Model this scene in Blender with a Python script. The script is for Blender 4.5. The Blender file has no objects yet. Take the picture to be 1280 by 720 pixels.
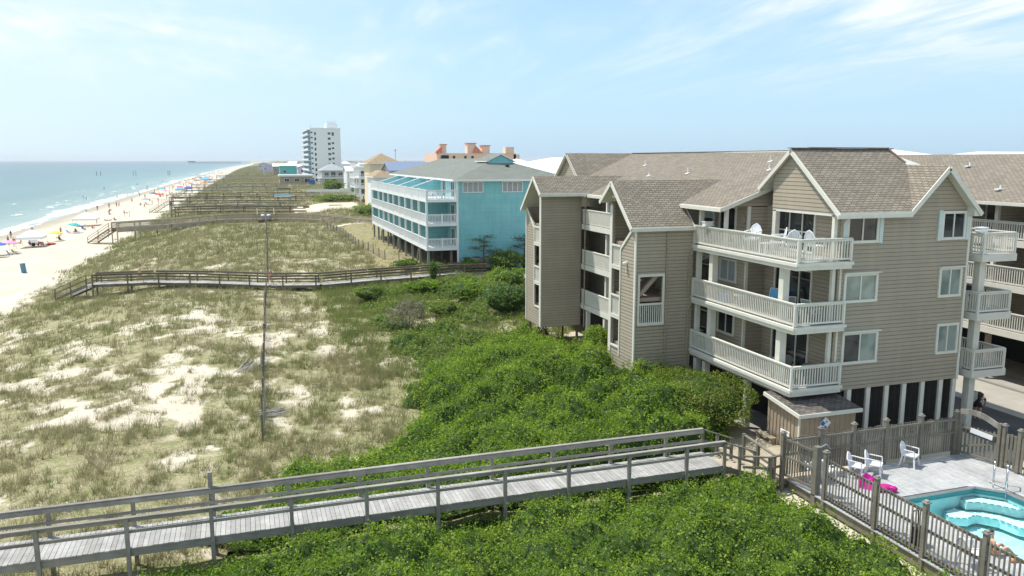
import bpy, bmesh, math, random
import numpy as np
from mathutils import Vector
R = math.radians
random.seed(7); NP = np.random.default_rng(11)
S = bpy.context.scene
COL = S.collection

# ------------------------------------------------------------------ camera
cam = bpy.data.cameras.new('camera'); camo = bpy.data.objects.new('camera', cam); COL.objects.link(camo)
camo.location = (0, 0, 12.7); camo.rotation_euler = (R(90 - 9.101), 0, R(-18.15))
cam.sensor_width = 36; cam.lens = 28.125; cam.clip_start = 0.3; cam.clip_end = 40000
S.camera = camo
# ------------------------------------------------------------------ sun, sky, exposure
SUN_EL, SUN_DIR = 63.0, (-0.74, 0.67)          # height, and the horizontal direction the sun stands in
sl = bpy.data.lights.new('sun', 'SUN'); slo = bpy.data.objects.new('sun', sl); COL.objects.link(slo)
sl.energy = 3.75; sl.angle = R(0.53); sl.color = (1.0, 0.955, 0.88)
_h = math.hypot(*SUN_DIR)
sv = Vector((SUN_DIR[0]/_h*math.cos(R(SUN_EL)), SUN_DIR[1]/_h*math.cos(R(SUN_EL)), math.sin(R(SUN_EL))))
slo.rotation_euler = sv.to_track_quat('Z', 'Y').to_euler()
W = bpy.data.worlds.new('World'); S.world = W; W.use_nodes = True
def build_world():
    nt = W.node_tree; n = nt.nodes; l = nt.links; n.clear()
    out = n.new('ShaderNodeOutputWorld'); bg = n.new('ShaderNodeBackground'); bg.inputs[1].default_value = 0.15
    sky = n.new('ShaderNodeTexSky'); sky.sky_type = 'NISHITA'; sky.sun_disc = False
    sky.sun_elevation = R(SUN_EL); sky.sun_rotation = math.atan2(SUN_DIR[0], SUN_DIR[1])
    sky.air_density = 1.0; sky.dust_density = 0.6; sky.ozone_density = 2.0; sky.altitude = 0
    tc = n.new('ShaderNodeTexCoord'); sp = n.new('ShaderNodeSeparateXYZ'); l.new(tc.outputs['Generated'], sp.inputs[0])
    def mth(op, a, b=None, c=None):
        m = n.new('ShaderNodeMath'); m.operation = op
        for i, v in enumerate((a, b, c)):
            if v is None: continue
            if isinstance(v, (int, float)): m.inputs[i].default_value = v
            else: l.new(v, m.inputs[i])
        return m.outputs[0]
    zz = mth('ADD', mth('MAXIMUM', sp.outputs[2], 0.0), 0.10)
    u = mth('DIVIDE', sp.outputs[0], zz); v = mth('DIVIDE', sp.outputs[1], zz)
    cb = n.new('ShaderNodeCombineXYZ'); l.new(u, cb.inputs[0]); l.new(v, cb.inputs[1])
    def cloud(scale, rot, sx, sy, off, lo, hi, detail=7, dist=0.8):
        mp = n.new('ShaderNodeMapping'); mp.inputs['Location'].default_value = off
        mp.inputs['Rotation'].default_value = (0, 0, rot); mp.inputs['Scale'].default_value = (sx, sy, 1)
        l.new(cb.outputs[0], mp.inputs[0])
        nz = n.new('ShaderNodeTexNoise'); nz.inputs['Scale'].default_value = scale; nz.inputs['Detail'].default_value = detail
        nz.inputs['Roughness'].default_value = 0.58; nz.inputs['Distortion'].default_value = dist
        l.new(mp.outputs[0], nz.inputs[0])
        mr = n.new('ShaderNodeMapRange'); mr.interpolation_type = 'SMOOTHSTEP'
        mr.inputs[1].default_value = lo; mr.inputs[2].default_value = hi; l.new(nz.outputs[0], mr.inputs[0])
        return mr.outputs[0]
    c1 = cloud(0.42, R(-52), 1.5, 0.55, (1.35, 2.2, 0), 0.40, 0.60, 8, 1.2)
    c2 = cloud(1.5, R(-48), 2.0, 0.6, (5.1, 3.3, 0), 0.40, 0.72, 8, 0.6)
    up = n.new('ShaderNodeMapRange'); up.interpolation_type = 'SMOOTHSTEP'; up.inputs[1].default_value = .05; up.inputs[2].default_value = .17; l.new(sp.outputs[2], up.inputs[0])
    c = mth('MULTIPLY', mth('MINIMUM', mth('ADD', mth('MULTIPLY', c1, mth('ADD', mth('MULTIPLY', c2, 0.85), 0.42)), mth('MULTIPLY', c2, 0.18)), 0.9), up.outputs[0])
    # pale moist air: thickest at the horizon, whiter over the sea
    el = mth('MINIMUM', mth('MAXIMUM', sp.outputs[2], 0.0), 1.0)
    hz = mth('POWER', mth('SUBTRACT', 1.0, el), 5.0)
    sea = mth('MULTIPLY', mth('ADD', mth('MULTIPLY', sp.outputs[0], -1.3), 0.42), 1.15)
    sea = mth('MULTIPLY', mth('MINIMUM', mth('MAXIMUM', sea, 0.0), 1.0), mth('POWER', mth('SUBTRACT', 1.0, el), 1.5))
    mx0 = n.new('ShaderNodeMixRGB'); l.new(mth('ADD', mth('MULTIPLY', hz, 0.40), 0.45), mx0.inputs[0]); l.new(sky.outputs[0], mx0.inputs[1]); mx0.inputs[2].default_value = (2.0, 3.25, 4.45, 1)
    mx1 = n.new('ShaderNodeMixRGB'); l.new(mth('MULTIPLY', sea, 0.85), mx1.inputs[0]); l.new(mx0.outputs[0], mx1.inputs[1]); mx1.inputs[2].default_value = (4.0, 4.75, 4.95, 1)
    mx = n.new('ShaderNodeMixRGB'); l.new(c, mx.inputs[0]); l.new(mx1.outputs[0], mx.inputs[1]); mx.inputs[2].default_value = (4.9, 5.1, 5.15, 1)
    l.new(mx.outputs[0], bg.inputs[0]); l.new(bg.outputs[0], out.inputs[0])
build_world()
S.view_settings.view_transform = 'Standard'; S.view_settings.look = 'None'
S.view_settings.exposure = 0.52; S.view_settings.gamma = 1.0; S.view_settings.use_curve_mapping = False
S.render.engine = 'CYCLES'
S.cycles.use_denoising = True; S.cycles.max_bounces = 6; S.cycles.diffuse_bounces = 3; S.cycles.glossy_bounces = 3
S.cycles.transmission_bounces = 4; S.cycles.transparent_max_bounces = 8; S.cycles.volume_bounces = 0
S.cycles.sample_clamp_indirect = 8; S.cycles.caustics_reflective = False; S.cycles.caustics_refractive = False

# ------------------------------------------------------------------ noise for terrain and scatter
def _hash(i, j, s):
    h = (i.astype(np.int64)*374761393 + j.astype(np.int64)*668265263 + s*974711) & 0x7fffffff
    h = ((h ^ (h >> 13))*1274126177) & 0x7fffffff
    return ((h ^ (h >> 16)) & 0xffff)/65535.0
def vnoise(x, y, s=0):
    x = np.asarray(x, float); y = np.asarray(y, float)
    i = np.floor(x); j = np.floor(y); fx = x-i; fy = y-j; fx = fx*fx*(3-2*fx); fy = fy*fy*(3-2*fy)
    a = _hash(i, j, s); b = _hash(i+1, j, s); c = _hash(i, j+1, s); d = _hash(i+1, j+1, s)
    return (a*(1-fx)+b*fx)*(1-fy) + (c*(1-fx)+d*fx)*fy
def fbm(x, y, s=0, o=4, g=.5):
    t = 0; a = 1; n = 0
    for k in range(o):
        t = t + a*vnoise(x*2**k, y*2**k, s+k*17); n += a; a *= g
    return t/n
def sst(a, b, x): t = np.clip((x-a)/(b-a), 0, 1); return t*t*(3-2*t)
def pdist(x, y, poly):
    """signed distance to a polygon, positive inside"""
    x = np.asarray(x, float); y = np.asarray(y, float); ins = np.zeros(x.shape, bool); d = np.full(x.shape, 1e9)
    n = len(poly)
    for k in range(n):
        x0, y0 = poly[k]; x1, y1 = poly[(k+1) % n]
        dx, dy = x1-x0, y1-y0; t = np.clip(((x-x0)*dx+(y-y0)*dy)/(dx*dx+dy*dy+1e-9), 0, 1)
        d = np.minimum(d, np.hypot(x-x0-t*dx, y-y0-t*dy))
        c = ((y0 > y) != (y1 > y)) & (x < (x1-x0)*(y-y0)/(y1-y0+1e-12)+x0); ins ^= c
    return np.where(ins, d, -d)

def coast(y): return 22*np.clip(np.asarray(y, float)/1900.0, 0, 3)**2      # the shore bends inland far away
N_THICK = [(-1.6, 26.2), (-1.2, 29.5), (-0.6, 31.4), (0.4, 32.6), (2.0, 33.6), (4.2, 34.4), (6.3, 35.4), (7.6, 40.1), (9.0, 45.8), (11.8, 48.3), (14.6, 51.0), (18.3, 54.6), (19.6, 54.0), (19.3, 49.0), (18.9, 46.0), (20.0, 44.6), (20.4, 41.0), (18.6, 38.8), (18.4, 36.3), (21.2, 36.3), (21.5, 32.6), (20.3, 29.6), (18.5, 28.2), (17.0, 27.2), (16.5, 26.3)]
S_THICK = [(-5.4, 21.5), (-4.2, 24.2), (-3.4, 26.2), (0, 26.6), (6, 26.6), (12.1, 26.6), (16.6, 26.4), (16.9, 25.4), (18.2, 24.6), (18.5, 22.6), (18.2, 20.5), (18.4, 18.4), (18.3, 10), (-6, 10)]
MID_GREEN = [(6.6, 57.0), (7.6, 72.9), (12.5, 80.5), (19.4, 80.7), (27.0, 81.3), (26, 64), (21.5, 55.5), (18.4, 54.0), (14.5, 51), (9.1, 46.4), (8.8, 52.0)]
def ground_z(x, y):
    x = np.asarray(x, float); y = np.asarray(y, float); xe = x-coast(y)
    dune = -0.35 + 0.75*(fbm(x/7, y/7, 3)-.5) + 0.28*(fbm(x/1.6, y/1.6, 9, 3)-.5)
    edge = xe + 1.8*(fbm(x/5, y/9, 21)-.5)*2
    slope = sst(-27.8, -6.5, edge)
    z = -3.02*(1-slope) + dune*slope + 0.35*np.exp(-((xe+17)/4)**2)*slope*(fbm(x/5, y/5, 31))
    beach = np.where(xe < -27, -3.02 - 0.6*sst(-27, -53, xe) - np.clip(-53-xe, 0, 60)*0.05, z)
    z = np.where(xe < -27.5, beach + 0.03*(fbm(x/1.5, y/1.5, 5)-.5), z)
    inl = sst(17.0, 20.5, x)*sst(90, 78, y)
    z = z*(1-inl) + 0.0*inl
    # filled ground round the far houses
    t = sst(14, 20, x)*sst(80, 92, y); z = z*(1-t) + 0.45*t
    # under the raised pool deck
    pool = (x > 20.2) & (x < 27.6) & (y < 23.9); z = np.where(pool, -2.0, z)
    return z
def sand_patch(x, y):
    """bare sand 0..1 in the dune field"""
    a = fbm(x/6.5+3, y/9+1, 41, 4, .55) ; b = fbm(x/1.7, y/2.4, 55, 3)
    m = sst(0.52, 0.66, a*0.72+b*0.28)
    def blob(cx, cy, rx, ry, s): return s*np.exp(-(((x-cx)/rx)**2+((y-cy)/ry)**2)**1.3)
    hf = fbm(x/1.15+9, y/1.7, 57, 3, .6)
    g = blob(5.2, 54, 5.6, 15, .95)+blob(3.3, 41, 3.4, 5, .6)+blob(-9.5, 48, 5.5, 13, .35)+blob(8, 112, 4, 16, .6)+blob(-16, 104, 5, 8, .9)+blob(4, 100, 4, 8, .5)+blob(-3, 38, 4, 6, .45)+blob(-5,66,3,5,.4)
    q = sst(.47, .66, hf*.75+a*.25)
    return np.clip((m*0.45*sst(300,120,y) + g*.70*sst(0.36, 0.56, b*0.5+a*0.5))*(.35+.65*q) + .50*q*sst(130, 60, y)*sst(.40, .56, a*.5+b*.5+.04), 0, 1)
def veg(x, y):
    x = np.asarray(x, float); y = np.asarray(y, float); xe = x-coast(y)
    v = np.maximum(1-sand_patch(x, y), .06)
    e = xe + 2.6*(fbm(x/4, y/6, 61)-.5)*2
    v = v*sst(-25.5, -21.5, e)
    v = v*sst(20.5, 18.6, x + 100*(y > 84)*(x < 0)) if False else v
    v = np.where((x > 18.6+2.6*sst(36, 38, y)+6*sst(53, 56, y)) & (y < 84), 0.0, v); v = np.where((x > 19.2) & (y > 46.5) & (y < 50) & (x < 22), v*.3, v)
    yard = sst(15.2, 16.0, x)*(y > 92)*(y < 160); v = v*(1-yard*0.75)
    lot = pdist(x, y, [(10.5, 205), (28, 205), (29, 238), (11, 232)]); v = np.where(lot > 0, 0.0, v)
    return v

# ------------------------------------------------------------------ materials
MATS = {}
class NB:
    def __init__(s, name):
        s.m = bpy.data.materials.new(name); s.m.use_nodes = True; s.nt = s.m.node_tree; s.n = s.nt.nodes; s.l = s.nt.links
        s.b = s.n['Principled BSDF']; s.out = s.n['Material Output']; MATS[name] = s.m
        s.geo = s.n.new('ShaderNodeNewGeometry')
    def math(s, op, a, b=None, c=None, clamp=False):
        m = s.n.new('ShaderNodeMath'); m.operation = op; m.use_clamp = clamp
        for i, v in enumerate((a, b, c)):
            if v is None: continue
            if isinstance(v, (int, float)): m.inputs[i].default_value = v
            else: s.l.new(v, m.inputs[i])
        return m.outputs[0]
    def map(s, vec, scale=(1, 1, 1), rot=(0, 0, 0)):
        m = s.n.new('ShaderNodeMapping'); m.inputs['Scale'].default_value = scale; m.inputs['Rotation'].default_value = rot
        s.l.new(vec, m.inputs[0]); return m.outputs[0]
    def noise(s, vec, scale, detail=4, rough=.55, dist=0):
        t = s.n.new('ShaderNodeTexNoise'); t.inputs['Scale'].default_value = scale; t.inputs['Detail'].default_value = detail
        t.inputs['Roughness'].default_value = rough; t.inputs['Distortion'].default_value = dist
        s.l.new(vec, t.inputs['Vector']); return t.outputs[0]
    def ramp(s, f, stops):
        r = s.n.new('ShaderNodeValToRGB'); e = r.color_ramp.elements
        while len(e) < len(stops): e.new(0.5)
        for k, (p, c) in enumerate(stops): e[k].position = p; e[k].color = (*c, 1)
        s.l.new(f, r.inputs[0]); return r.outputs[0]
    def rng(s, f, a, b, c=0., d=1., smooth=True):
        r = s.n.new('ShaderNodeMapRange'); r.interpolation_type = 'SMOOTHSTEP' if smooth else 'LINEAR'
        s.l.new(f, r.inputs[0])
        for i, v in enumerate((a, b, c, d)): r.inputs[i+1].default_value = v
        return r.outputs[0]
    def mix(s, f, a, b, t='MIX'):
        m = s.n.new('ShaderNodeMixRGB'); m.blend_type = t
        for i, v in enumerate((f, a, b)):
            if isinstance(v, (int, float)): m.inputs[i].default_value = v
            elif isinstance(v, tuple): m.inputs[i].default_value = (*v, 1)
            else: s.l.new(v, m.inputs[i])
        return m.outputs[0]
    def scale(s, col, f):
        """colour times a value"""
        return s.mix(1.0, col, f, 'MULTIPLY') if not isinstance(f, (int, float)) else s.mix(1.0, col, (f, f, f), 'MULTIPLY')
    def bump(s, h, strength=.5, dist=.01):
        b = s.n.new('ShaderNodeBump'); b.inputs['Strength'].default_value = strength; b.inputs['Distance'].default_value = dist
        s.l.new(h, b.inputs['Height']); s.l.new(b.outputs[0], s.b.inputs['Normal']); return b.outputs[0]
    def set(s, col=None, rough=.6, spec=.3, metal=0):
        if col is not None:
            if isinstance(col, tuple): s.b.inputs['Base Color'].default_value = (*col, 1)
            else: s.l.new(col, s.b.inputs['Base Color'])
        s.b.inputs['Roughness'].default_value = rough; s.b.inputs['Specular IOR Level'].default_value = spec
        s.b.inputs['Metallic'].default_value = metal
        return s.m
    @property
    def pos(s): return s.geo.outputs['Position']
    @property
    def isl(s): return s.geo.outputs['Random Per Island']
    @property
    def uv(s):
        t = s.n.new('ShaderNodeTexCoord'); return t.outputs['UV']
    def attr(s, name):
        a = s.n.new('ShaderNodeAttribute'); a.attribute_name = name; return a.outputs['Fac']
def plain(name, col, rough=.6, var=.12, scale=1.5, spec=.3, metal=0, island=0., bump=0., bscale=30):
    b = NB(name); f = b.noise(b.pos, scale, 5, .6)
    f = b.rng(f, .25, .75, 1-var, 1+var, False)
    if island: f = b.math('MULTIPLY', f, b.rng(b.isl, 0, 1, 1-island, 1+island, False))
    if bump: b.bump(b.noise(b.pos, bscale, 4), bump, .01)
    return b.set(b.scale(b.mix(0, col, col), f), rough, spec, metal)
def siding(name, col, lap=.21, var=.10, lip=.02):
    b = NB(name); sp = b.n.new('ShaderNodeSeparateXYZ'); b.l.new(b.uv, sp.inputs[0])
    fr = b.math('FRACT', b.math('DIVIDE', sp.outputs[1], lap))
    h = b.math('MULTIPLY', b.math('MINIMUM', b.math('DIVIDE', fr, .16), b.math('SUBTRACT', 1.08, b.math('MULTIPLY', fr, .55))), 1.0)
    b.bump(h, 1.0, lip)
    row = b.math('FLOOR', b.math('DIVIDE', sp.outputs[1], lap))
    wn = b.n.new('ShaderNodeTexWhiteNoise'); wn.noise_dimensions = '1D'; b.l.new(row, wn.inputs['W'])
    st = b.noise(b.map(b.pos, (1.3, 1.3, .25)), 2.2, 5, .65); bl = b.noise(b.pos, .35, 3)
    f = b.math('MULTIPLY', b.rng(st, .25, .75, 1-var, 1+var, False), b.rng(bl, .3, .7, .93, 1.06, False))
    f = b.math('MULTIPLY', f, b.rng(wn.outputs[0], 0, 1, .975, 1.025, False))
    gap = b.rng(fr, .0, .15, .60, 1.0)                  # shadow line under each lap, painted into the colour
    f = b.math('MULTIPLY', f, gap)  # multiply in the painted lap shadow
    bt = b.n.new('ShaderNodeTexBrick'); b.l.new(b.uv, bt.inputs['Vector'])          # butt joints between boards
    for k_, v_ in (('Scale', 1), ('Mortar Size', .006), ('Brick Width', 3.66), ('Row Height', lap), ('Bias', 0)): bt.inputs[k_].default_value = v_
    bt.offset = .37; bt.offset_frequency = 2; bt.inputs['Color1'].default_value = (1, 1, 1, 1); bt.inputs['Color2'].default_value = (.965, .965, .965, 1); bt.inputs['Mortar'].default_value = (.82, .82, .82, 1)
    return b.set(b.mix(1.0, b.scale(b.mix(0, col, col), f), bt.outputs['Color'], 'MULTIPLY'), .75, .2)
def shingle(name, c1, c2, w=.33, rowh=.15):
    b = NB(name); t = b.n.new('ShaderNodeTexBrick'); b.l.new(b.uv, t.inputs['Vector'])
    t.inputs['Color1'].default_value = (*c1, 1); t.inputs['Color2'].default_value = (*c2, 1)
    t.inputs['Mortar'].default_value = (c2[0]*.38, c2[1]*.38, c2[2]*.38, 1)  # dark joints, strengthened to paint in the shadow of each row
    t.inputs['Scale'].default_value = 1; t.inputs['Mortar Size'].default_value = .018; t.inputs['Mortar Smooth'].default_value = .3
    t.inputs['Bias'].default_value = 0; t.inputs['Brick Width'].default_value = w; t.inputs['Row Height'].default_value = rowh
    sp = b.n.new('ShaderNodeSeparateXYZ'); b.l.new(b.uv, sp.inputs[0])
    fr = b.math('FRACT', b.math('DIVIDE', sp.outputs[1], rowh)); b.bump(b.math('SUBTRACT', 1, fr), .9, .014)
    g = b.noise(b.pos, 45, 3); st = b.noise(b.map(b.pos, (1, 1, 1)), .6, 5, .6); m = b.noise(b.pos, 5, 4, .7)
    f = b.math('MULTIPLY', b.rng(g, .3, .7, .86, 1.14, False), b.rng(st, .3, .7, .93, 1.06, False))
    f = b.math('MULTIPLY', f, b.rng(m, .3, .7, .91, 1.09, False))
    return b.set(b.scale(t.outputs['Color'], f), .9, .15)
def wood(name, c1, c2, grain=18, rough=.8, along=(1, 1, 1)):
    b = NB(name); st2 = b.noise(b.pos, 4.5, 5, .7); sp = b.map(b.uv, (2.0, 30, 1)); g = b.noise(sp, 1.0, 5, .6); st = b.noise(b.pos, 1.1, 4, .6)
    c = b.mix(b.isl, c1, c2); f = b.math('MULTIPLY', b.rng(g, .3, .7, .82, 1.15, False), b.math('MULTIPLY', b.rng(st, .3, .7, .80, 1.15, False), b.rng(st2, .3, .72, .86, 1.10, False)))
    b.bump(g, .35, .006); return b.set(b.scale(c, f), rough, .2)
def make_mats():
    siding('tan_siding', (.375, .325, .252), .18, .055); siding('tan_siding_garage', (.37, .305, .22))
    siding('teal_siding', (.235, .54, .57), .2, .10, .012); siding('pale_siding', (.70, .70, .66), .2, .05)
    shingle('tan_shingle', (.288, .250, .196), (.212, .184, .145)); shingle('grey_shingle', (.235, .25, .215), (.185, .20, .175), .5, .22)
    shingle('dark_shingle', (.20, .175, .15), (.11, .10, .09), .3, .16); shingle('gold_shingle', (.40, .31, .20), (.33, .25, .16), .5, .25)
    plain('white_trim', (.67, .65, .57), .55, .07, 2.5); plain('white_paint', (.78, .79, .78), .5, .05, 2)
    plain('white_metal_roof', (.80, .81, .80), .45, .04, .5); plain('white_plastic', (.80, .81, .82), .35, .03, 4, .5)
    plain('grey_trim', (.55, .62, .60), .6, .06, 2)
    wood('weathered_wood', (.36, .335, .295), (.24, .22, .19)); wood('deck_board', (.42, .41, .385), (.315, .305, .285))
    wood('pool_board', (.45, .455, .45), (.385, .39, .385)); wood('brown_wood', (.27, .20, .13), (.20, .15, .10)); wood('dark_rail_wood', (.21, .18, .13), (.15, .125, .09))
    wood('picket_wood', (.255, .235, .19), (.165, .15, .12)); wood('pale_wood', (.50, .43, .31), (.40, .35, .26)); wood('sand_fence_slat', (.42, .40, .36), (.27, .255, .23))
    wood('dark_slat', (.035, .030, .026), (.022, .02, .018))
    # window glass: dark glossy sheet, and glass with drawn blinds behind
    b = NB('dark_glass'); b.set(b.mix(b.rng(b.noise(b.pos, .9, 2), .4, .6), (.012, .016, .018), (.035, .045, .05)), .04, .6)
    b = NB('blind_glass'); w = b.n.new('ShaderNodeSeparateXYZ'); b.l.new(b.pos, w.inputs[0]); fr = b.math('FRACT', b.math('MULTIPLY', w.outputs[2], 18))
    f = b.rng(fr, 0, .5, .8, 1.0); b.set(b.scale(b.mix(b.rng(b.noise(b.pos, .7, 2), .45, .6), (.17, .23, .20), (.30, .35, .31)), f), .06, .6)
    plain('curtain_glass', (.34, .37, .38), .08, .1, 3, .6)
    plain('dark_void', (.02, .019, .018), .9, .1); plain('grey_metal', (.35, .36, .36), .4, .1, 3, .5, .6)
    plain('shed_board', (.37, .30, .22), .8, .12, 1.5); plain('steel', (.6, .62, .64), .2, .05, 3, .5, 1.0); plain('concrete', (.30, .29, .26), .85, .12, 1.2, .2, 0, 0, .3)
    plain('concrete_apron', (.36, .34, .295), .9, .14, .8, .2, 0, 0, .4, 60)
    b = NB('dark_paving'); f = b.noise(b.pos, .5, 5); g = b.noise(b.pos, 60, 2)
    b.set(b.scale(b.mix(b.rng(f, .35, .65), (.075, .075, .077), (.105, .10, .097)), b.rng(g, .3, .7, .8, 1.25, False)), .9, .2)
    for nm, c in dict(coral_wall=(.78, .55, .43), coral_roof=(.62, .22, .14), cream_wall=(.72, .62, .45), lilac_wall=(.55, .50, .66), blue_roof=(.17, .22, .32),
                      grey_wall=(.40, .42, .43), grey_roof=(.33, .35, .36), brown_wall=(.34, .27, .21), far_white=(.76, .78, .78), teal_wall=(.10, .46, .46),
                      blue_plastic=(.03, .12, .42), slate_blue=(.10, .24, .34), dark_plastic=(.03, .035, .035), pink_vinyl=(.75, .025, .38), magenta_vinyl=(.50, .02, .24),
                      aqua_cloth=(.03, .42, .42), yellow_cloth=(.85, .68, .05), blue_cloth=(.06, .17, .55), pink_cloth=(.85, .32, .55), red_cloth=(.60, .05, .05), white_cloth=(.82, .82, .80),
                      sky_cloth=(.12, .36, .66), orange_cloth=(.70, .32, .12), grey_cloth=(.33, .34, .37), black_cloth=(.02, .02, .023), navy_cloth=(.03, .04, .12), khaki_cloth=(.45, .36, .22),
                      purple_cloth=(.28, .10, .36), lime_cloth=(.4, .6, .08), wicker=(.16, .15, .14), sling=(.25, .28, .27), rust=(.28, .10, .04), skin=(.60, .36, .25), tan_skin=(.38, .20, .12),
                      hair=(.05, .03, .02), blond_hair=(.36, .25, .12), red_brick=(.35, .14, .09), sign_blue=(.03, .15, .50), sign_white=(.8, .8, .8), bark=(.13, .10, .07), grey_bark=(.22, .20, .18), ridge_red=(.22, .14, .10)).items():
        plain(nm, c, .6, .08, 3)
    # leaves: several greens, light passing through
    def leaf(nm, cols, trans=.45, big=.6):
        b = NB(nm); n1 = b.noise(b.pos, big, 3, .6); n2 = b.noise(b.pos, 2.6, 3)
        f = b.math('ADD', b.math('MULTIPLY', b.isl, .50), b.math('ADD', b.math('MULTIPLY', b.rng(n1, .3, .7), .28), b.math('MULTIPLY', b.rng(n2, .3, .7), .22)))
        c = b.ramp(f, cols); c = b.mix(b.math('MULTIPLY', b.rng(b.noise(b.map(b.pos, (1, 1, 1), (0, 0, 1)), .9, 4, .65), .62, .74), .30), c, (.24, .20, .075)); b.set(c, .5, .3)
        tr = b.n.new('ShaderNodeBsdfTranslucent'); b.l.new(b.mix(1, c, (1.25, 1.3, .55), 'MULTIPLY'), tr.inputs[0])
        mx = b.n.new('ShaderNodeMixShader'); mx.inputs[0].default_value = trans
        b.l.new(b.b.outputs[0], mx.inputs[1]); b.l.new(tr.outputs[0], mx.inputs[2]); b.l.new(mx.outputs[0], b.out.inputs[0])
    leaf('shrub_leaf', [(0, (.045, .092, .010)), (.29, (.112, .210, .018)), (.56, (.210, .320, .028)), (.84, (.33, .41, .055)), (1, (.40, .43, .10))])
    leaf('rough_leaf', [(0, (.07, .12, .022)), (.5, (.17, .25, .05)), (.8, (.26, .31, .085)), (1, (.34, .33, .13))])
    leaf('brownish_leaf', [(0, (.05, .085, .012)), (.40, (.12, .18, .022)), (.70, (.20, .24, .04)), (.86, (.24, .20, .075)), (1, (.30, .22, .10))])
    leaf('dark_leaf', [(0, (.03, .07, .014)), (.5, (.075, .15, .025)), (1, (.15, .24, .045))], .3)
    leaf('pine_leaf', [(0, (.03, .055, .02)), (.5, (.06, .085, .03)), (1, (.13, .13, .06))], .25)
    leaf('grey_twig', [(0, (.12, .11, .08)), (.5, (.20, .18, .13)), (1, (.27, .24, .17))], .2)
    b = NB('dune_blade'); t = b.attr('tint'); n1 = b.noise(b.pos, .22, 3)
    f = b.math('ADD', b.math('MULTIPLY', t, .62), b.math('ADD', b.math('MULTIPLY', b.isl, .2), b.math('MULTIPLY', b.rng(n1, .3, .7), .22)))
    c = b.ramp(f, [(0, (.185, .245, .055)), (.25, (.215, .245, .075)), (.42, (.245, .25, .105)), (.55, (.30, .28, .14)), (.8, (.38, .335, .205)), (1, (.31, .255, .165))])
    b.set(c, .6, .2); tr = b.n.new('ShaderNodeBsdfTranslucent'); b.l.new(c, tr.inputs[0]); mx = b.n.new('ShaderNodeMixShader'); mx.inputs[0].default_value = .35
    b.l.new(b.b.outputs[0], mx.inputs[1]); b.l.new(tr.outputs[0], mx.inputs[2]); b.l.new(mx.outputs[0], b.out.inputs[0])
    b = NB('thicket_dark'); b.set(b.mix(b.rng(b.noise(b.pos, 2, 4), .35, .65), (.022, .040, .010), (.05, .085, .02)), .9, .1)  # shade beneath leaves and boardwalk, put into a near-black green
    # ground: sand, thatch, yard lawn
    b = NB('sand_ground'); v = b.attr('veg'); yd = b.attr('yard'); wet = b.attr('wet')
    n1 = b.noise(b.pos, 1.6, 6, .7); n2 = b.noise(b.pos, 7, 5, .7); n3 = b.noise(b.pos, .25, 3); n4 = b.noise(b.pos, 30, 3)
    sand = b.mix(b.rng(n3, .35, .65), (.53, .47, .365), (.60, .54, .43)); sand = b.scale(sand, b.rng(n2, .3, .7, .90, 1.06, False))
    sand = b.scale(sand, b.rng(n4, .3, .7, .95, 1.05, False))
    th = b.mix(b.rng(n2, .35, .65), (.265, .245, .13), (.385, .34, .22)); th = b.mix(b.rng(n1, .42, .66), th, (.195, .205, .085)); n5 = b.noise(b.pos, 14, 4, .75); th = b.scale(th, b.rng(n5, .32, .68, .68, 1.25, False))
    m = b.rng(b.math('ADD', b.math('MULTIPLY', v, 1.05), b.math('MULTIPLY', b.math('SUBTRACT', b.math('ADD', b.math('MULTIPLY', n1, .45), b.math('MULTIPLY', n2, .55)), .5), 2.6)), .44, .86)
    col = b.mix(m, sand, th)
    lawn = b.mix(b.rng(n1, .38, .62), (.155, .17, .06), (.36, .29, .19)); lawn = b.mix(b.rng(n2, .45, .6), lawn, (.25, .22, .11)); col = b.mix(b.rng(yd, .3, .7), col, lawn); far = b.attr('far'); col = b.mix(far, col, b.mix(b.rng(n3, .4, .6), (.155, .18, .075), (.205, .215, .10)))
    col = b.mix(wet, col, (.36, .32, .25))
    b.bump(b.math('ADD', n2, n1), .5, .06); b.set(col, .95, .1)
    # sea: colour by distance from the shore, foam lines near it
    b = NB('sea_water'); d = b.attr('shore'); q = b.map(b.pos, (.05, .012, .05)); n1 = b.noise(q, 1.0, 5, .6, .4); n2 = b.noise(b.map(b.pos, (.35, .10, .3)), 1.0, 5, .7)
    dd = b.math('DIVIDE', b.math('ADD', d, b.math('MULTIPLY', b.math('SUBTRACT', n1, .5), 26)), 900, clamp=True)
    c = b.ramp(dd, [(0, (.34, .38, .32)), (.012, (.18, .265, .235)), (.05, (.095, .19, .185)), (.16, (.060, .145, .160)), (.5, (.042, .112, .14)), (1, (.034, .095, .13))])
    pt = b.noise(b.map(b.pos, (.012, .0035, .01)), 1.0, 4); c = b.scale(c, b.rng(pt, .3, .7, .86, 1.14, False))
    dn = b.math('ADD', d, b.math('MULTIPLY', b.math('SUBTRACT', n1, .5), 34))
    def band(c0, w, thr):
        k = b.math('SUBTRACT', 1, b.math('MINIMUM', b.math('DIVIDE', b.math('ABSOLUTE', b.math('SUBTRACT', dn, c0)), w), 1))
        return b.math('MULTIPLY', b.rng(k, 0, .45), b.rng(n2, thr, thr+.12))
    fo = b.math('MAXIMUM', b.math('MAXIMUM', band(1.0, 3.4, .42), band(13, 3.8, .53)), b.math('MAXIMUM', band(30, 4, .57), band(60, 5, .63)))
    c = b.mix(fo, c, (.80, .82, .81))
    w1 = b.noise(b.map(b.pos, (.5, .16, .4)), 1.0, 6, .62); b.bump(b.math('ADD', w1, b.math('MULTIPLY', n1, 1.2)), .8, .55)
    b.set(c, .28, .28); b.l.new(b.rng(fo, 0, 1, .28, .9, False), b.b.inputs['Roughness'])
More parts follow.
